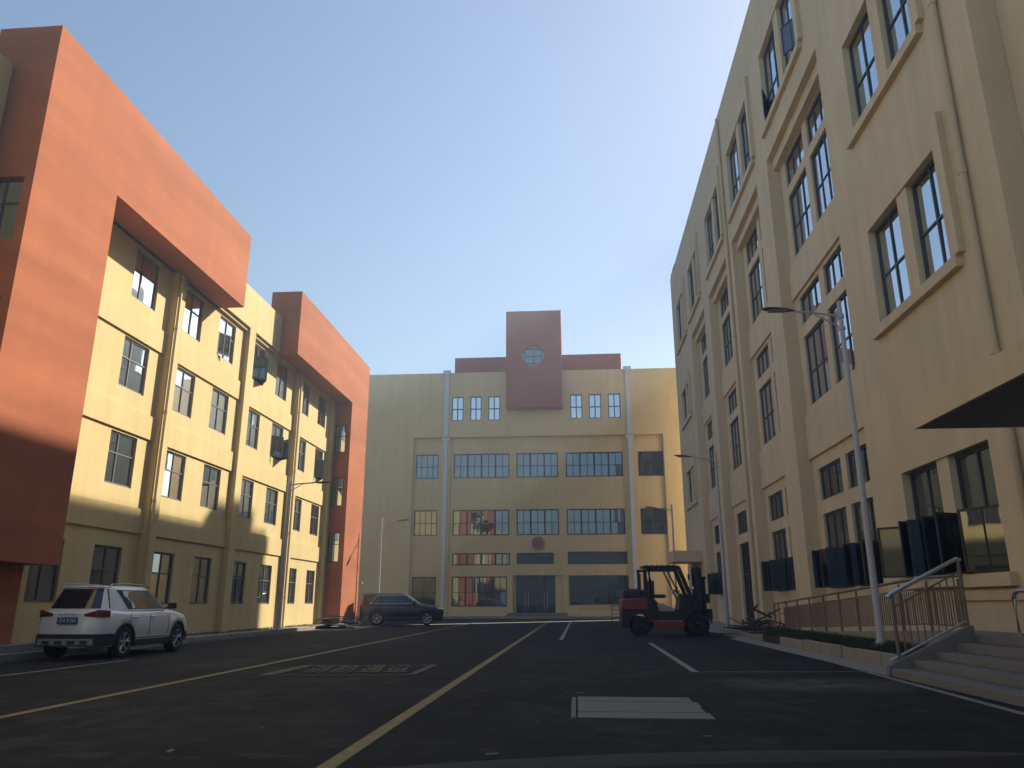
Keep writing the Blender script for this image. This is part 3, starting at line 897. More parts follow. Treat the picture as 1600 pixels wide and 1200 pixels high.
# ------------------------------------------------------------------ cars
def rr(n, lo, hi): return [lo + (hi - lo) * i / (n - 1) for i in range(n)]
def lerp(x, xs, ys):
    if x <= xs[0]: return ys[0]
    for i in range(len(xs) - 1):
        if x <= xs[i + 1]:
            t = (x - xs[i]) / (xs[i + 1] - xs[i]); return ys[i] + (ys[i + 1] - ys[i]) * t
    return ys[-1]
def smooth_lerp(x, xs, ys):
    # average a few samples for rounder profiles
    return sum(lerp(x + d, xs, ys) for d in (-.06, -.03, 0, .03, .06)) / 5

def build_car(root, P, paint):
    M0 = wm(root)
    def L(m, name, mat, parent=root, sharp=None): return m.build(name, mat, parent, M0.copy(), sharp)
    Ln, W, wb, R = P['L'], P['W'], P['wb'], P['R']
    ax_r, ax_f = P['ax_r'], P['ax_r'] + wb
    hw0 = W / 2
    def halfw(x):
        t = min(1.0, abs(x - Ln / 2) / (Ln / 2))
        return hw0 * (1 - 0.22 * t ** 7)
    zc = P['clear']
    def zbot(x):
        z = lerp(x, [0, .35, Ln - .5, Ln], [zc + .12, zc, zc, zc + .05])
        for a in (ax_r, ax_f):
            q = (R + .055) ** 2 - (x - a) ** 2
            if q > 0: z = max(z, R + math.sqrt(q))
        return z
    xs = sorted(set(rr(70, 0.0, Ln) + [a + (R + .055) * math.cos(rad(d)) for a in (ax_r, ax_f) for d in range(0, 181, 12)]))
    secs = []
    ns = None
    ends = [(0, .0), (Ln, .0)]
    for x in xs:
        w = halfw(x); zb = zbot(x); zt = smooth_lerp(x, P['top_x'], P['top_z'])
        e = min(x, Ln - x)
        zs = zt - 0.07
        pull = max(0, (0.10 - e) / 0.10)          # rounding of both ends
        w -= 0.07 * pull ** 2
        zt2 = zt - 0.05 * pull ** 2; zs -= .05 * pull ** 2
        zm = (max(zb, .45) + zs) / 2
        pts = [(0, zc + .02), (w - .32, zc + .02), (w - .32, max(zb, zc + .03)), (w - .05, zb + .0), (w - .012, zb + .05), (w, max(zb + .08, zm)), (w - .012, zs - .10), (w - .035, zs - .03),
               (w - .075, zs + .02), (w * .78, zt2 - .012), (w * .4, zt2 + .012), (0, zt2 + .018)]
        secs.append((x, pts))
    m = MB()
    n = len(secs[0][1])
    full = []
    for x, pts in secs:
        ring = [(x, -y, z) for y, z in pts] + [(x, y, z) for y, z in pts[::-1][1:-1]]
        full.append(ring)
    k = len(full[0])
    vs = [p for r_ in full for p in r_]
    fs = [(i * k + j, i * k + (j + 1) % k, (i + 1) * k + (j + 1) % k, (i + 1) * k + j) for i in range(len(full) - 1) for j in range(k)]
    fs += [tuple(range(k)), tuple(range((len(full) - 1) * k, len(full) * k))[::-1]]
    m.add(vs, fs, 0, True)
    body = L(m, 'body', paint, sharp=38)
    # greenhouse
    G = P['gh']
    def gh(t):
        e = lerp(t, [0, .5, .85, 1], [0, .46, .82, 1])
        xr = G['xr0'] + (G['xr1'] - G['xr0']) * e; xf = G['xf0'] + (G['xf1'] - G['xf0']) * e
        return xr, xf, G['w0'] + (G['w1'] - G['w0']) * e, G['z0'] + (G['z1'] - G['z0']) * t
    EX = 4.5
    def side(t, x, s, off=0.0):
        xr, xf, hw, z = gh(t); c = (xr + xf) / 2; a = (xf - xr) / 2
        q = max(0, 1 - abs((x - c) / a) ** EX) ** (1 / EX)
        return (x, s * (hw * q + off), z)
    def endp(t, y, s, off=0.0):
        xr, xf, hw, z = gh(t); c = (xr + xf) / 2; a = (xf - xr) / 2
        q = max(0, 1 - abs(y / hw) ** EX) ** (1 / EX)
        return (c + s * (a * q + off), y, z + off * .4)
    m = MB()
    ts = [0, .2, .4, .6, .8, .92, 1.0]
    N = 56
    rings = []
    for t in ts:
        xr, xf, hw, z = gh(t); c = (xr + xf) / 2; a = (xf - xr) / 2
        rings.append([(c + a * math.copysign(abs(math.cos(u)) ** (2 / EX), math.cos(u)), hw * math.copysign(abs(math.sin(u)) ** (2 / EX), math.sin(u)), z) for u in [2 * math.pi * j / N for j in range(N)]])
    xr, xf, hw, z = gh(1); c = (xr + xf) / 2; a = (xf - xr) / 2
    for sc, dz in ((.93, .03), (.7, .05), (.35, .06), (.02, .062)):
        rings.append([(c + (p[0] - c) * sc, p[1] * sc, z + dz) for p in rings[len(ts) - 1]])
    vs = [p for r_ in rings for p in r_]
    fs = [(i * N + j, i * N + (j + 1) % N, (i + 1) * N + (j + 1) % N, (i + 1) * N + j) for i in range(len(rings) - 1) for j in range(N)]
    m.add(vs, fs, 0, True)
    L(m, 'roof', paint, sharp=50)
    def patch(fn, us, tlo, thi, nu=10, nt=6):
        """us(t) -> (u0,u1); fn(t,u)"""
        mm = MB(); vs = []
        for i in range(nt + 1):
            t = tlo + (thi - tlo) * i / nt
            u0, u1 = us(t)
            for j in range(nu + 1): vs.append(fn(t, u0 + (u1 - u0) * j / nu))
        fs = [(i * (nu + 1) + j, i * (nu + 1) + j + 1, (i + 1) * (nu + 1) + j + 1, (i + 1) * (nu + 1) + j) for i in range(nt) for j in range(nu)]
        mm.add(vs, fs, 0, True); return mm
    for s in (-1, 1):
        e0, e1, h0, h1 = P['side_win'][0][0] - .03, P['side_win'][-1][1] + .03, P['side_win'][0][2] - .03, P['side_win'][-1][3] + .02
        L(patch(lambda t, u, s=s: side(t, u, s, .004), lambda t: (e0 + (h0 - e0) * (t - .1) / .78, e1 + (h1 - e1) * (t - .1) / .78), .07, .91, 24), 'window_surround', 'black_plastic')
        for (a0, a1, b0, b1) in P['side_win']:     # (bottom x0,x1, top x0,x1)
            us = lambda t, a0=a0, a1=a1, b0=b0, b1=b1: (a0 + (b0 - a0) * (t - .1) / .78, a1 + (b1 - a1) * (t - .1) / .78)
            L(patch(lambda t, u, s=s: side(t, u, s, .007), us, .10, .88), 'side_window', 'car_glass')
        if P.get('chrome'):
            a0, a1, b0, b1 = P['side_win'][0][0] - .03, P['side_win'][-1][1] + .03, P['side_win'][0][2] - .02, P['side_win'][-1][3] + .02
            pts = [side(.07, a0 + (a1 - a0) * j / 14, s, .012) for j in range(15)]
            pts += [side(.07 + .84 * j / 6, a1 + (b1 - a1) * j / 6, s, .012) for j in range(1, 7)]
            pts += [side(.91, b1 + (b0 - b1) * j / 14, s, .012) for j in range(1, 15)]
            pts += [side(.91 - .84 * j / 6, b0 + (a0 - b0) * j / 6, s, .012) for j in range(1, 7)]
            m = MB(); m.tube(pts, .02, 6, caps=False); L(m, 'window_trim', 'chrome')
    L(patch(lambda t, u: endp(t, u, 1, .007), lambda t: (-gh(t)[2] * .86, gh(t)[2] * .86), .06, .92), 'windscreen', 'car_glass')
    rw = P['rear_win']
    L(patch(lambda t, u: endp(t, u, -1, .010), lambda t: (-gh(t)[2] * (rw[2] + (rw[3] - rw[2]) * t), gh(t)[2] * (rw[2] + (rw[3] - rw[2]) * t)), rw[0], rw[1]), 'rear_window', 'car_glass')
    # rear spoiler
    xr, xf, hw, z = gh(1)
    m = MB(); m.bbox(xr - .045, xr + .2, -hw * .80, hw * .80, z - .005, z + .028, .012); L(m, 'spoiler', paint)
    # dark lower cladding, wheel arch trims, sills, bumpers
    for a in (ax_r, ax_f):
        for s in (-1, 1):
            m = MB()
            n_ = 20
            vs = []
            for j in range(n_ + 1):
                u = math.pi * (-.04 + 1.08 * j / n_)
                for (r_, o) in ((R + .05, -.05), (R + .05, .016), (R + .115, .016), (R + .12, -.02)):
                    x = a + r_ * math.cos(u)
                    vs.append((x, s * (halfw(min(max(x, 0), Ln)) - .012 + o), max(R + r_ * math.sin(u), zc + .02)))
            fs = [(j * 4 + q, j * 4 + q + 1, j * 4 + 4 + q + 1, j * 4 + 4 + q) for j in range(n_) for q in range(3)]
            m.add(vs, fs, 0, True); L(m, 'arch_trim', P['clad'])
    for s in (-1, 1):
        m = MB()
        x0, x1 = ax_r + R + .05, ax_f - R - .05
        m.bbox(x0, x1, s * (hw0 - .06) - .05, s * (hw0 - .06) + .06, zc - .03, zc + .16, .03); L(m, 'sill', P['clad'])
        m = MB(); m.bbox(x0 + .05, x1 - .05, s * hw0 - .014, s * hw0 + .012, zc + .17, zc + .19, .005); L(m, 'sill_strip', 'skid_silver')
    # bumpers and lamps follow the outline of the body in plan
    def out_w(x):
        e = min(x, Ln - x); return halfw(x) - 0.07 * (max(0, (0.10 - e) / 0.10)) ** 2
    def outline(end):
        far = 0.0 if end < 0 else Ln
        side_ = [(abs(far - d), out_w(abs(far - d))) for d in (.75, .6, .5, .4, .3, .22, .15, .10, .07, .04, .02, 0.0)]
        w0 = side_[-1][1]
        mid_ = [(far, w0 * (1 - 2 * k / 16)) for k in range(1, 16)]
        return side_ + mid_ + [(x, -y) for x, y in side_[::-1]]
    def strip(end, ylim, xlim, z0, z1, off, mat, name, zshape=None, sgn=None, ymin=None):
        """band on the body outline: keeps points with |y|<=ylim and within xlim of the end"""
        far = 0.0 if end < 0 else Ln
        pts = []
        base = outline(end)
        dense = []
        for (a, b) in zip(base, base[1:]):
            for k in range(4): dense.append((a[0] + (b[0] - a[0]) * k / 4, a[1] + (b[1] - a[1]) * k / 4))
        dense.append(base[-1])
        for (x, y) in dense:
            if abs(x - far) <= xlim and abs(y) <= ylim and (sgn is None or y * sgn >= ymin): pts.append(Vector((x, y)))
        m = MB(); vs = []
        for i, p in enumerate(pts):
            t = (pts[min(i + 1, len(pts) - 1)] - pts[max(i - 1, 0)]).normalized()
            nrm = Vector((t.y, -t.x)) if end < 0 else Vector((-t.y, t.x))
            if end < 0 and nrm.x > 0.001: nrm = -nrm
            if nrm.dot(p - Vector((Ln / 2, 0))) < 0: nrm = -nrm
            q = p + nrm * off; b_ = p - nrm * .03
            f_ = i / max(1, len(pts) - 1)
            a0, a1 = (z0, z1) if zshape is None else zshape(abs(p.y), abs(p.x - far))
            vs += [(b_.x, b_.y, a0), (q.x, q.y, a0 + .008), (q.x, q.y, a1 - .008), (b_.x, b_.y, a1)]
        fs = [(j * 4 + q, j * 4 + q + 1, j * 4 + 5 + q, j * 4 + 4 + q) for j in range(len(pts) - 1) for q in range(3)]
        m.add(vs, fs, 0, True); return L(m, name, mat, sharp=40)
    strip(-1, 9, ax_r - R - .10, zc + .02, zc + .30, .014, P['clad'], 'rear_bumper')
    strip(-1, hw0 * .72, .2, zc + .05, zc + .20, .03, 'skid_silver', 'skid_plate')
    for k in range(4):
        m = MB(); yy = -.45 + .3 * k; m.bbox(-.036, -.02, yy - .09, yy + .09, zc + .07, zc + .15, .008); L(m, 'bumper_vent', P['clad'])
    strip(1, 9, .40, zc + .0, zc + .24, .014, P['clad'], 'front_bumper')
    strip(-1, hw0 * .70, .1, P['tail_z'] - .34, P['tail_z'] - .325, .004, 'black_plastic', 'tailgate_line')
    tz = P['tail_z']
    for s in (-1, 1):
        def lampz(y, d):
            u = (y - hw0 * .40) / (hw0 * .45)
            u = min(1, max(0, u))
            return (tz - .055 - .02 * u, tz + .01 + .085 * min(1, u * 1.3) - .10 * max(0, d - .12))
        strip(-1, 9, .27, 0, 0, .014, 'tail_red', 'tail_lamp', lampz, s, hw0 * .40)
        nn = 8
        m = MB()
        hz = P['head_z']; vs = []
        for j in range(nn + 1):
            f_ = j / nn
            y = s * (hw0 * .55 + hw0 * .36 * f_)
            x = Ln + .015 - .02 * f_ - .34 * f_ ** 2.2
            vs += [(x - .02, y, hz - .05), (x + .012, y * 1.01, hz - .03), (x + .005, y * 1.01, hz + .03 + .02 * f_), (x - .05, y * .99, hz + .06 + .03 * f_)]
        fs = [(j * 4 + q, j * 4 + q + 1, j * 4 + 5 + q, j * 4 + 4 + q) for j in range(nn) for q in range(3)]
        m.add(vs, fs, 0, True); L(m, 'headlight', 'headlight')
        m = MB(); m.bbox(Ln - .09, Ln + .03, s * hw0 * .62 - .09, s * hw0 * .62 + .09, hz - .30, hz - .22, .01); m.bbox(Ln - .06, Ln + .04, s * hw0 * .6 - .14, s * hw0 * .6 + .14, hz - .47, hz - .435, .01); L(m, 'fog_lamp_trim', 'chrome')
        # mirrors, handles, rails
        mx = P['mirror_x']
        m = MB(); m.tube([(mx, s * (hw0 - .10), G['z0'] + .04), (mx - .02, s * (hw0 + .05), G['z0'] + .07)], .025, 6)
        m.bbox(mx - .09, mx + .07, s * (hw0 + .12) - .10, s * (hw0 + .12) + .10, G['z0'] + .03, G['z0'] + .19, .04); L(m, 'mirror', P['mirror_mat'])
        for hx in P['handles']:
            m = MB(); m.bbox(hx - .10, hx + .10, s * (hw0 - .0) - .022, s * (hw0 - .0) + .022, G['z0'] - .165, G['z0'] - .135, .01); L(m, 'door_handle', P['handle_mat'])
        for dx in P['door_lines']:
            m = MB(); m.box(dx - .004, dx + .004, s * (hw0 + .001) - .004, s * (hw0 + .001) + .004, zc + .22, G['z0'] - .06); L(m, 'door_line', 'black_plastic')
        xr, xf, hw, z = gh(1)
        if P.get('rails'):
            pts = [(xr + .05, s * hw * .93, z + .0), (xr + .18, s * hw * .93, z + .075), ((xr + xf) / 2, s * hw * .93, z + .095), (xf - .25, s * hw * .93, z + .075), (xf - .08, s * hw * .93, z + .0)]
            m = MB(); m.tube(pts, .018, 8); L(m, 'roof_rail', 'skid_silver')
    # grille
    m = MB(); m.bbox(Ln - .05, Ln + .022, -.42, .42, P['head_z'] - .27, P['head_z'] - .02, .02); L(m, 'grille', 'black_plastic')
    # wheels
    for a in (ax_r, ax_f):
        for s in (-1, 1):
            wy = s * (hw0 - .125)
            m = MB()
            tw = .115
            prof = [(R * .66, -tw * .9), (R * .80, -tw), (R * .95, -tw * .95), (R, -tw * .7), (R, tw * .7), (R * .95, tw * .95), (R * .80, tw), (R * .66, tw * .9)]
            m.lathe(prof, 'y', 36, (a, wy, R))
            wh = L(m, 'wheel', 'rubber')
            m = MB()
            yo = s * tw
            m.lathe([(R * .68, wy + yo * .98), (R * .64, wy + yo * .9), (R * .62, wy - yo * .4), (R * .1, wy - yo * .4)], 'y', 32, (a, 0, R), 1)
            m.lathe([(R * .68, wy + yo * .985), (R * .60, wy + yo * .95)], 'y', 32, (a, 0, R), 0)
            for j in range(5):
                for dd in (-.16, .16):
                    u = 2 * math.pi * j / 5 + .3
                    u2 = u + dd
                    p0 = Vector((a + .055 * math.cos(u), wy + yo * .72, R + .055 * math.sin(u)))
                    p1 = Vector((a + R * .63 * math.cos(u2), wy + yo * .86, R + R * .63 * math.sin(u2)))
                    m.tube([p0, p1], .026, 6, 0, r2=.02)
            m.cyl((a, wy + yo * .74, R), .06, .05, 'y', 14, 0)
            m.build('rim', ['alloy', 'rubber'], wh, M0.copy())
    # plate
    m = MB(); m.bbox(-.048, -.028, -.24, .24, P['plate_z'] - .075, P['plate_z'] + .075, .006); L(m, 'number_plate', 'plate_blue')
    T = M0 @ Matrix.Translation((-.0495, 0, P['plate_z'])) @ Matrix.Rotation(rad(-90), 4, 'Z') @ Matrix.Rotation(rad(90), 4, 'X') @ Matrix.Diagonal((.8, 1, 1, 1))
    if P.get('plate_text'): text_mesh('plate_lettering', P['plate_text'], .125, 'plate_white', root, T, 0.001)
    if P.get('tail_text'):
        T = M0 @ Matrix.Translation((-.032, 0, P['plate_z'] + .135)) @ Matrix.Rotation(rad(-90), 4, 'Z') @ Matrix.Rotation(rad(90), 4, 'X') @ Matrix.Diagonal((1.2, 1, 1, 1))
        text_mesh('tailgate_lettering', P['tail_text'], .085, 'skid_silver', root, T, 0.003)

white_P = dict(L=4.35, W=1.80, wb=2.60, R=.345, ax_r=.90, clear=.27,
    top_x=[0, .12, .5, 3.05, 3.5, 4.0, 4.25, 4.35], top_z=[1.04, 1.10, 1.12, 1.10, 1.06, .98, .88, .78],
    gh=dict(xr0=.08, xr1=.40, xf0=3.28, xf1=2.38, w0=.84, w1=.63, z0=1.07, z1=1.60),
    side_win=[(1.0, 1.16, .74, 1.14), (1.19, 1.93, 1.17, 1.87), (1.97, 2.88, 1.91, 2.36)], rear_win=(.10, .93, .90, .86),
    clad='black_plastic', tail_z=1.0, head_z=.82, mirror_x=2.78, mirror_mat='black_plastic', handles=(1.25, 2.10), handle_mat='car_white', door_lines=(1.04, 1.96, 2.92),
    rails=True, plate_z=.86, plate_text='苏A K765', tail_text='H A V A L')
WC = thing('parked_car', 'white compact sport utility car seen from behind, parked at the left kerb', 'car', (-11.62, 17.5, 0), rad(90 + 1.0), 'cars parked in the yard')
build_car(WC, white_P, 'car_white')
black_P = dict(L=4.78, W=1.87, wb=2.84, R=.385, ax_r=1.0, clear=.24,
    top_x=[0, .12, .5, 3.2, 3.6, 4.2, 4.6, 4.78], top_z=[1.08, 1.15, 1.17, 1.17, 1.15, 1.08, 1.00, .88],
    gh=dict(xr0=.05, xr1=.13, xf0=3.66, xf1=2.75, w0=.885, w1=.72, z0=1.13, z1=1.69),
    side_win=[(.62, 1.20, .98, 1.22), (1.24, 2.1, 1.26, 2.06), (2.14, 3.22, 2.10, 2.62)], rear_win=(.12, .85, .85, .78),
    clad='car_black', tail_z=1.02, head_z=.88, mirror_x=3.1, mirror_mat='car_black', handles=(1.45, 2.35), handle_mat='chrome', door_lines=(1.24, 2.12, 3.16),
    rails=True, chrome=True, plate_z=.82)
BC = thing('parked_car', 'black long sport utility car seen from its right side, parked below the far hall', 'car', (-12.55, 45.7, 0.02), rad(10), 'cars parked in the yard')
build_car(BC, black_P, 'car_black')

# ------------------------------------------------------------------ forklift
FK = thing('forklift', 'red and black counterbalance forklift standing sideways near the right kerb', 'forklift', (1.72, 32.75, 0), rad(2))
F0 = wm(FK)
def FL(m, name, mat, parent=FK, sharp=None): return m.build(name, mat, parent, F0.copy(), sharp)
hwf = .62
def bevelled(o, w):
    bv = o.modifiers.new('bevel', 'BEVEL'); bv.width = w; bv.segments = 3; bv.limit_method = 'ANGLE'; bv.angle_limit = rad(50)
arch = [(.78 + .46 * math.cos(rad(a)), .37 + .46 * math.sin(rad(a))) for a in range(30, 176, 15)]
m = MB(); m.prism([(.02, .95), (.0, 1.1), (.03, 1.34), (.10, 1.42), (1.0, 1.46), (1.10, 1.40), (1.10, .95)], 'y', -hwf, hwf)
bevelled(FL(m, 'counterweight', 'forklift_red'), .06)
m = MB(); m.prism([(.03, .42), (.02, .95), (1.15, .95), (1.25, .70)] + arch + [(.32, .30), (.10, .32)], 'y', -hwf + .01, hwf - .01)
bevelled(FL(m, 'rear_frame', 'forklift_black'), .03)
m = MB(); m.bbox(-.01, .3, -hwf + .02, hwf - .02, .30, .60, .04); FL(m, 'tow_block', 'forklift_black')
m = MB(); m.bbox(.12, 1.25, -.55, .55, 1.43, 1.76, .06); m.bbox(.18, .75, -.45, .45, 1.75, 1.80, .02); FL(m, 'engine_cover', 'forklift_black')
m = MB(); m.prism([(1.05, .58), (2.95, .58), (2.95, 1.12), (2.62, 1.25), (2.20, 1.0), (1.50, 1.22), (1.28, 1.46), (1.05, 1.46)], 'y', -.58, .58); FL(m, 'chassis', 'forklift_black')
for s in (-1, 1):
    m = MB(); m.bbox(1.24, 2.46, s * .62 - .05, s * .62 + .05, .27, .54, .02); FL(m, 'side_step', 'forklift_red')
    m = MB(); m.prism([(1.42, 1.22), (1.62, 1.24), (2.12, 1.02), (2.1, .93), (1.52, .93)], 'y', s * .60 - .02, s * .60 + .02); FL(m, 'side_panel', 'panel_white')
m = MB(); m.prism([(2.25, .9), (3.04, .9), (3.02, 1.42), (2.80, 1.58), (2.56, 1.62), (2.42, 1.5)], 'y', -.54, .54); FL(m, 'dashboard', 'forklift_black')
for s in (-1, 1):
    m = MB()
    m.tube([(1.12, s * .54, 1.40), (1.20, s * .54, 2.0), (1.16, s * .54, 2.62)], .085, 8)
    FL(m, 'guard_pillar', 'forklift_black')
    m = MB(); m.tube([(2.95, s * .56, 1.05), (2.68, s * .56, 1.75), (2.36, s * .54, 2.62)], .085, 8); FL(m, 'guard_pillar', 'forklift_black')
    m = MB(); m.tube([(2.52, s * .55, 1.1), (2.2, s * .55, 1.85), (1.86, s * .54, 2.6)], .03, 8); FL(m, 'hand_grip', 'forklift_black')
m = MB(); m.bbox(.93, 2.40, -.60, .60, 2.62, 2.70, .02)
for k in range(6): m.bbox(1.08 + k * .21, 1.13 + k * .21, -.58, .58, 2.70, 2.735, .005)
m.bbox(1.05, 2.3, -.585, .585, 2.50, 2.62, .02); FL(m, 'overhead_guard', 'forklift_black')
m = MB(); m.bbox(.70, .80, -.50, -.36, 1.76, 2.52, .02); m.bbox(.95, 1.05, -.50, -.36, 1.76, 2.52, .02); m.bbox(.69, 1.08, -.52, -.34, 2.45, 2.54, .02)
m.tube([(.86, .3, 1.78), (.86, .3, 2.4)], .07, 10); FL(m, 'exhaust_frame', 'forklift_black')
m = MB(); m.bbox(1.06, 1.16, -.50, .50, 1.46, 2.0, .02); FL(m, 'cab_rear_panel', 'forklift_black')
m = MB(); m.bbox(3.44, 3.62, -.50, .50, .62, 1.02, .02); m.bbox(3.42, 3.56, -.45, .45, 1.25, 1.6, .02); FL(m, 'carriage', 'forklift_black')
m = MB(); m.bbox(1.28, 1.84, -.27, .27, 1.44, 1.58, .04); m.bbox(1.24, 1.40, -.25, .25, 1.56, 2.12, .05); FL(m, 'seat', 'seat_vinyl')
m = MB()
m.tube([(2.55, 0, 1.45), (2.28, 0, 1.72)], .03, 8)
c0 = Vector((2.26, 0, 1.74)); q = Vector((-.27, 0, .27)).normalized().to_track_quat('Z', 'Y')
m.tube([c0 + q @ Vector((.18 * math.cos(2 * math.pi * k / 20), .18 * math.sin(2 * math.pi * k / 20), 0)) for k in range(21)], .016, 6, caps=False)
for k in range(3): m.tube([c0, c0 + q @ Vector((.18 * math.cos(2.1 * k), .18 * math.sin(2.1 * k), 0))], .01, 5)
FL(m, 'steering_wheel', 'black_plastic')
for k in range(3):
    m = MB(); m.tube([(2.5, -.3 + .07 * k, 1.48), (2.38, -.3 + .07 * k, 1.72)], .011, 6); m.tube([(2.385, -.3 + .07 * k, 1.71), (2.37, -.3 + .07 * k, 1.75)], .022, 8); FL(m, 'lever', 'black_plastic')
for s in (-1, 1):
    m = MB(); m.tube([(2.62, s * .6, 1.9), (2.72, s * .66, 2.16)], .012, 6); m.bbox(2.69, 2.75, s * .70 - .09, s * .70 + .09, 2.14, 2.36, .02); FL(m, 'mirror', 'black_plastic')
    m = MB(); m.cyl((2.86, s * .62, 1.80), .085, .08, 'x', 14); m.bbox(2.78, 2.84, s * .62 - .06, s * .62 + .06, 1.74, 1.86, .01); FL(m, 'work_light', 'headlight')
    # mast channels
    m = MB(); m.bbox(3.04, 3.24, s * .42 - .07, s * .42 + .07, .12, 2.66, .012); m.bbox(3.10, 3.31, s * .28 - .06, s * .28 + .06, .16, 2.62, .012); FL(m, 'mast_rail', 'forklift_black')
    m = MB(); m.tube([(3.2, s * .18, .2), (3.2, s * .18, 2.2)], .035, 10); FL(m, 'lift_cylinder', 'stainless')
    m = MB(); m.tube([(2.5, s * .45, .8), (3.12, s * .45, 1.1)], .035, 8); FL(m, 'tilt_cylinder', 'forklift_black')
    m = MB(); m.bbox(3.40, 3.46, s * .28 - .065, s * .28 + .065, .06, .85, .01); m.prism([(3.40, .05), (4.6, .045), (4.6, .06), (3.40, .10)], 'y', s * .28 - .065, s * .28 + .065); FL(m, 'fork', 'forklift_black')
m = MB()
for z in (.4, 1.5, 2.56): m.bbox(3.12, 3.24, -.40, .40, z, z + .10, .01)
FL(m, 'mast_crossbar', 'forklift_black')
m = MB()
for z in (.42, .85): m.bbox(3.30, 3.40, -.62, .62, z, z + .12, .01)
for y in (-.58, -.35, -.12, .12, .35, .58): m.bbox(3.33, 3.38, y - .022, y + .022, .5, 2.2, .005)
m.bbox(3.345, 3.375, -.60, .60, .5, 2.2, .005); m.bbox(3.32, 3.42, -.64, .64, 2.16, 2.27, .01); FL(m, 'load_backrest', 'forklift_black')
for (wx, R_, tw, hy) in ((.78, .37, .13, .50), (3.0, .44, .16, .56)):
    for s in (-1, 1):
        m = MB(); prof = [(R_ * .55, -tw), (R_ * .9, -tw), (R_, -tw * .75), (R_, tw * .75), (R_ * .9, tw), (R_ * .55, tw)]
        m.lathe(prof, 'y', 32, (wx, s * hy, R_))
        for k in range(20):
            u = 2 * math.pi * k / 20
            Mx = Matrix.Translation((wx + (R_ + .0) * math.cos(u), s * hy, R_ + (R_ + .0) * math.sin(u))) @ Matrix.Rotation(-u, 4, 'Y')
            m.box(-.02, .012, -tw * .8, tw * .8, -.025, .025, 0, Mx)
        w_ = FL(m, 'wheel', 'rubber')
        m = MB(); yo = s * tw
        m.lathe([(R_ * .56, yo * .95), (R_ * .5, yo * .7), (R_ * .46, yo * .2), (R_ * .22, yo * .2), (R_ * .2, yo * .8), (.001, yo * .8)], 'y', 24, (wx, s * hy, R_)); m.build('rim', 'forklift_black', w_, F0.copy())
for s in (-1, 1):
    m = MB()
    vs = []
    for j in range(13):
        u = math.pi * (.02 + .8 * j / 12)
        vs += [(3.0 + .52 * math.cos(u), s * .40, .44 + .52 * math.sin(u)), (3.0 + .52 * math.cos(u), s * .72, .44 + .52 * math.sin(u)), (3.0 + .55 * math.cos(u), s * .72, .44 + .55 * math.sin(u)), (3.0 + .55 * math.cos(u), s * .40, .44 + .55 * math.sin(u))]
    fs = [(j * 4 + q, j * 4 + (q + 1) % 4, j * 4 + 4 + (q + 1) % 4, j * 4 + 4 + q) for j in range(12) for q in range(4)]
    m.add(vs, fs, 0); FL(m, 'mudguard', 'forklift_black')

# ------------------------------------------------------------------ right entrance: steps, ramp, railings
ST = thing('entrance_steps', 'five grey stone steps up to the landing under the factory canopy', 'steps', (6.3, 11, 0))
sx = [5.52, 5.93, 6.32, 6.68, 7.03, 8.74]
sz = [0.135, 0.275, 0.415, 0.565, 0.715]
for k in range(5):
    m = MB(); m.bbox(sx[k], 8.19 if k < 4 else 8.185, 4.6, 14.98, -0.05 if k == 0 else sz[k - 1] + 0.001, sz[k], .012)
    m.build('step', 'step_stone', ST)
m = MB(); m.prism([(5.50, 0), (5.50, .16), (7.0, .86), (7.05, .86), (7.05, 0)], 'y', 15.0, 15.14); m.build('side_wall', 'step_stone', ST)
RP = thing('access_ramp', 'low sloping concrete ramp along the factory wall behind the brown railing', 'ramp', (7.6, 22, 0))
m = MB(); m.prism([(15.16, 0), (15.16, .71), (17.0, .71), (28.3, .30), (29.6, .13), (29.6, 0)], 'x', 7.0, 8.17); m.build('ramp', 'kerb_concrete', RP)
def rzramp(y): return lerp(y, [17.0, 28.3], [.71, .34])
RR = thing('ramp_railing', 'long brown metal railing with close uprights along the access ramp', 'railing', (7.0, 22.5, 0.4))
xr_ = 7.06
m = MB(); m.tube([(xr_, 28.2, 1.26), (xr_, 17.0, 1.74), (xr_, 15.2, 1.74)], .032, 8); m.build('top_rail', 'rail_brown', RR)
m = MB(); m.tube([(xr_, 28.2, 1.08), (xr_, 17.0, 1.54), (xr_, 15.2, 1.54)], .02, 6); m.build('middle_rail', 'rail_brown', RR)
m = MB(); m.tube([(xr_, 28.2, .44), (xr_, 17.0, .84), (xr_, 15.2, .84)], .02, 6); m.build('bottom_rail', 'rail_brown', RR)
bal = MB(); bal.tube([(0, 0, 0), (0, 0, .66)], .014, 6); bal_me = bal.mesh('baluster', 'rail_brown')
post = MB(); post.tube([(0, 0, 0), (0, 0, .92)], .03, 8); post_me = post.mesh('post', 'rail_brown')
y = 15.35; i = 0
while y < 28.2:
    zb = lerp(y, [17.0, 28.2], [.84, .44])
    if i % 12 == 0: link('post', post_me, RR, Matrix.Translation((xr_, y, rzramp(y) - .03)) @ Matrix.Diagonal((1, 1, 1.08, 1)))
    else: link('baluster', bal_me, RR, Matrix.Translation((xr_, y, zb)))
    y += 0.115; i += 1
m = MB(); m.tube([(xr_, 28.2, 1.26), (xr_, 29.3, 1.24), (xr_, 29.42, 1.16), (xr_, 29.45, .2)], .028, 8); m.tube([(xr_, 28.2, .9), (xr_, 28.9, .88)], .02, 6); m.tube([(xr_, 28.85, 1.24), (xr_, 28.85, .25)], .02, 6); m.build('end_loop', 'rail_brown', RR)
SR = thing('stair_railing', 'sloping railing with a bright steel handrail at the far side of the entrance steps', 'railing', (6.3, 15.07, 0.15))
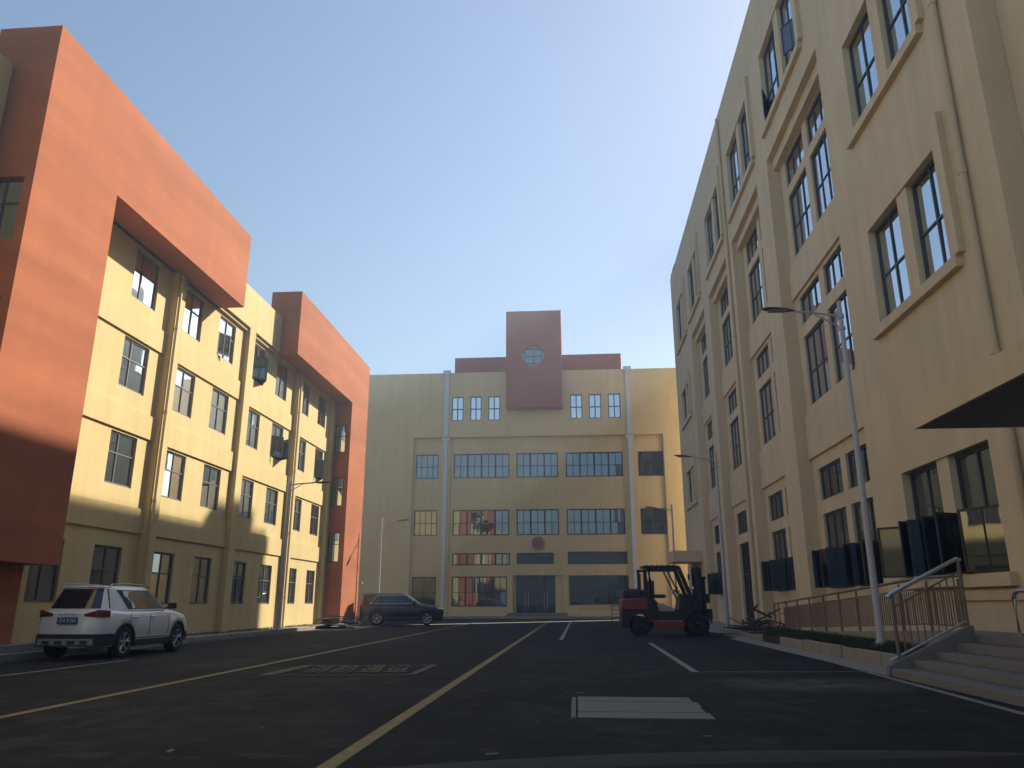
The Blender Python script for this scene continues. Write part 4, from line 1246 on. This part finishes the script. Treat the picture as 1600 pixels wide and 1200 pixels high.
m = MB(); m.tube([(5.64, 15.07, 1.34), (5.70, 15.07, 1.40), (6.96, 15.07, 2.03), (7.02, 15.07, 2.0)], .038, 10); m.build('handrail', 'stainless', SR)
m = MB(); m.tube([(5.56, 15.07, .25), (6.96, 15.07, .93)], .022, 8); m.build('bottom_rail', 'stainless', SR)
m = MB(); m.tube([(5.70, 15.07, 1.16), (6.96, 15.07, 1.80)], .016, 8); m.build('middle_rail', 'rail_brown', SR)
for k, x in enumerate((5.72, 6.98)):
    zb = .16 + (x - 5.5) * .46; m = MB(); m.tube([(x, 15.07, zb), (x, 15.07, 1.38 + (x - 5.70) * .5)], .034, 8); m.build('post', 'rail_brown', SR)
for k in range(9):
    x = 5.85 + k * .125; m = MB(); m.tube([(x, 15.07, .29 + (x - 5.6) * .486), (x, 15.07, 1.16 + (x - 5.70) * .508)], .014, 6); m.build('baluster', 'rail_brown', SR)
LR = thing('landing_railing', 'short pale railing with a rounded end on the entrance landing by the right edge', 'railing', (7.16, 12, .715))
m = MB(); m.tube([(7.16, 13.75, .72), (7.16, 13.75, 1.30), (7.16, 13.70, 1.40), (7.16, 13.58, 1.44), (7.16, 9.0, 1.44)], .036, 10); m.build('handrail', 'stainless', LR)
for yy in (13.2, 12.7, 12.2, 11.7, 11.2, 10.2, 9.2):
    m = MB(); m.tube([(7.16, yy, .715), (7.16, yy, 1.42)], .016, 6); m.build('baluster', 'rail_brown', LR)

# ------------------------------------------------------------------ grass in the bed and along the left wall
def grass(n, area, h, label_name):
    m = MB()
    for i in range(n):
        x, y, z = area()
        a = random.uniform(0, 6.28); w = random.uniform(.006, .014); hh = h * random.uniform(.4, 1.2)
        dx, dy = random.gauss(0, .05), random.gauss(0, .05)
        c, s = math.cos(a) * w, math.sin(a) * w
        m.add([(x - c, y - s, z - .02), (x + c, y + s, z - .02), (x + dx, y + dy, z + hh)], [(0, 1, 2)])
    me = m.mesh(label_name, 'grass_blade', recalc=False)
    return tag(link(label_name, me), kind='stuff')
def bed_pt():
    x = random.uniform(6.24, 6.97); y = random.uniform(15.4, 27.8)
    return x, y, lerp(x, [6.24, 6.5, 6.98], [.22, .30, .36])
grass(12000, bed_pt, .13, 'grass')
def left_pt():
    x = -14.05 + abs(random.gauss(0, .25)); return x, random.uniform(20.5, 41), .13
grass(2600, left_pt, .09, 'grass')

# ------------------------------------------------------------------ piles of scrap
SP = thing('scrap_pile', 'heap of dark sticks and broken boards lying behind the forklift by the factory wall', 'scrap pile', (7.3, 33, .12))
for i in range(45):
    L_ = random.uniform(.9, 2.3)
    m = MB(); w = random.uniform(.02, .06); m.box(-L_ / 2, L_ / 2, -w, w, -.02, .02)
    tlt = max(-.3, min(.3, random.gauss(0, .14)))
    hmax = random.random() ** 1.6 * .6
    cx = 7.35 + random.gauss(0, .35); cy = random.uniform(30.8, 36.0)
    zc_ = .16 + hmax * max(.15, 1 - abs(cy - 33.6) / 3.0) + abs(math.sin(tlt)) * L_ / 2 * .8
    M = Matrix.Translation((cx, cy, zc_)) @ Matrix.Rotation(random.gauss(math.pi / 2, .45), 4, 'Z') @ Matrix.Rotation(tlt, 4, 'Y') @ Matrix.Rotation(random.gauss(0, .5), 4, 'X')
    m.build('stick', random.choice(['timber_dark', 'timber_dark', 'timber_pale']), SP, M)
BS = thing('board_stack', 'untidy stack of dark boards lying on the left kerb before the orange pier', 'board stack', (-12.6, 40.5, 0))
for i in range(16):
    L_ = random.uniform(1.0, 1.7); m = MB(); w = random.uniform(.12, .35); m.box(-L_ / 2, L_ / 2, -w, w, -.022, .022)
    lay = i // 3
    M = Matrix.Translation((-12.35 + random.gauss(0, .25) - (.2 if lay > 2 else 0), 40.4 + random.gauss(0, .35), .05 + lay * .105)) @ Matrix.Rotation(random.gauss(0.1, .25), 4, 'Z') @ Matrix.Rotation(random.gauss(0, .04), 4, 'Y')
    m.build('board', 'timber_dark', BS, M)
# barrier and low railing before the far hall
BR = thing('barrier', 'dark red folding barrier with four bars, left behind the forklift', 'barrier', (3.3, 58, 0))
for xx in (2.45, 3.35, 4.2):
    m = MB(); m.tube([(xx, 58, 0), (xx, 58, 1.12)], .035, 8); m.build('post', 'barrier_red', BR)
for z in (.25, .5, .75, 1.02):
    m = MB(); m.tube([(2.45, 58, z), (4.2, 58, z)], .025, 6); m.build('bar', 'barrier_red', BR)
HR = thing('low_railing', 'low pale railing under the right window of the far hall', 'railing', (1.8, 67.5, .14))
for z in (.72, 1.12):
    m = MB(); m.tube([(.25, 67.5, z), (3.7, 67.5, z)], .03, 6); m.build('rail', 'skid_silver', HR)
for k in range(19):
    xx = .3 + k * .187; m = MB(); m.tube([(xx, 67.5, .14 if k % 6 == 0 else .72), (xx, 67.5, 1.12)], .02, 6); m.build('baluster', 'skid_silver', HR)
SW = thing('step_wall', 'low grey boundary slab jutting out beside the orange pier', 'wall', (-15, 47.6, 0))
m = MB(); m.bbox(-14.2, -13.02, 47.3, 47.5, 2.34, 2.46, .01); m.build('coping', 'kerb_concrete', SW)
m = MB(); m.box(-16.5, -14.2, 47.3, 47.5, 0, 2.46); m.build('wall', 'cream_plaster', SW)

# ------------------------------------------------------------------ the car the picture is taken from
OC = thing('car', 'front end of a dark grey car whose bonnet edge shows along the bottom', 'car', (0.35, 0.9, 0), rad(90 + 12.5))
O0 = wm(OC)
def OL(m, name, mat, sharp=None): return m.build(name, mat, OC, O0.copy(), sharp)
# local: x forward, y left; bonnet from x=.35 to x=1.55
def bon(x, y):
    t = (x - .30) / 1.25
    return 1.022 - .025 * (y / .8) ** 2 - .30 * max(0, t) ** 1.8 - .02 * (1 - min(1, x / .45)) 
m = MB(); nx, ny = 20, 18
vs = []
for i in range(nx + 1):
    for j in range(ny + 1):
        y_ = -.80 + 1.6 * j / ny; x_ = .30 - .12 * (y_ / .8) ** 2 + 1.25 * i / nx
        vs.append((x_, y_, bon(x_, y_) - .10 * max(0, abs(y_ / .8) - .85) ** 1 * 2))
m.add(vs, [(i * (ny + 1) + j, i * (ny + 1) + j + 1, (i + 1) * (ny + 1) + j + 1, (i + 1) * (ny + 1) + j) for i in range(nx) for j in range(ny)], 0, True)
bo = OL(m, 'bonnet', 'bonnet_grey')
sd = bo.modifiers.new('solid', 'SOLIDIFY'); sd.thickness = .02; sd.offset = -1
m = MB(); m.bbox(-.15, .34, -.82, .82, .86, .93, .01); OL(m, 'cowl', 'black_plastic')
m = MB(); m.bbox(-.75, -.01, -.74, .74, .78, 1.099, .006); OL(m, 'dashboard', 'dash_black')
for s in (-1, 1):
    m = MB(); m.prism([(-.2, .35), (.42, .35), (.52, .68), (.95, .80), (1.3, .62), (1.36, .35), (1.62, .35), (1.62, .62), (1.45, .78), (-.2, .92)], 'y', s * .86 - .04, s * .86 + .04); OL(m, 'wing', 'bonnet_grey')
    m = MB(); m.lathe([(.2, -.1), (.31, -.1), (.33, -.07), (.33, .07), (.31, .1), (.2, .1)], 'y', 28, (.9, s * .76, .33)); m.cyl((.9, s * .76, .33), .2, .15, 'y', 20); OL(m, 'wheel', 'rubber')
    m = MB(); m.bbox(1.36, 1.62, s * .62 - .16, s * .62 + .16, .60, .70, .03); OL(m, 'headlight', 'headlight')
m = MB(); m.bbox(1.40, 1.72, -.84, .84, .28, .60, .08); OL(m, 'front_bumper', 'bonnet_grey')
for y_ in (-.55, .15):
    m = MB(); m.tube([(.18, y_, .945), (.12, y_ + .55, .95)], .012, 6); m.tube([(.2, y_, .92), (.18, y_, .95)], .02, 6); OL(m, 'wiper', 'black_plastic')

# ------------------------------------------------------------------ scattering volume added to imitate the veil of windscreen glare
m = MB(); m.box(-510, 510, -510, 510, -1.0, 31.5)
hz = m.mesh('glare_haze', [])
hm = bpy.data.materials.new('glare_haze'); hm.use_nodes = True
hn = hm.node_tree
for n in list(hn.nodes): hn.nodes.remove(n)
ho = hn.nodes.new('ShaderNodeOutputMaterial'); hv = hn.nodes.new('ShaderNodeVolumePrincipled')
hv.inputs['Color'].default_value = (0.72, 0.88, 1.0, 1)
hv.inputs['Density'].default_value = 0.0040
hv.inputs['Anisotropy'].default_value = 0.45
hn.links.new(hv.outputs[0], ho.inputs['Volume'])
hz.materials.append(hm)
tag(link('glare_haze', hz), kind='stuff')
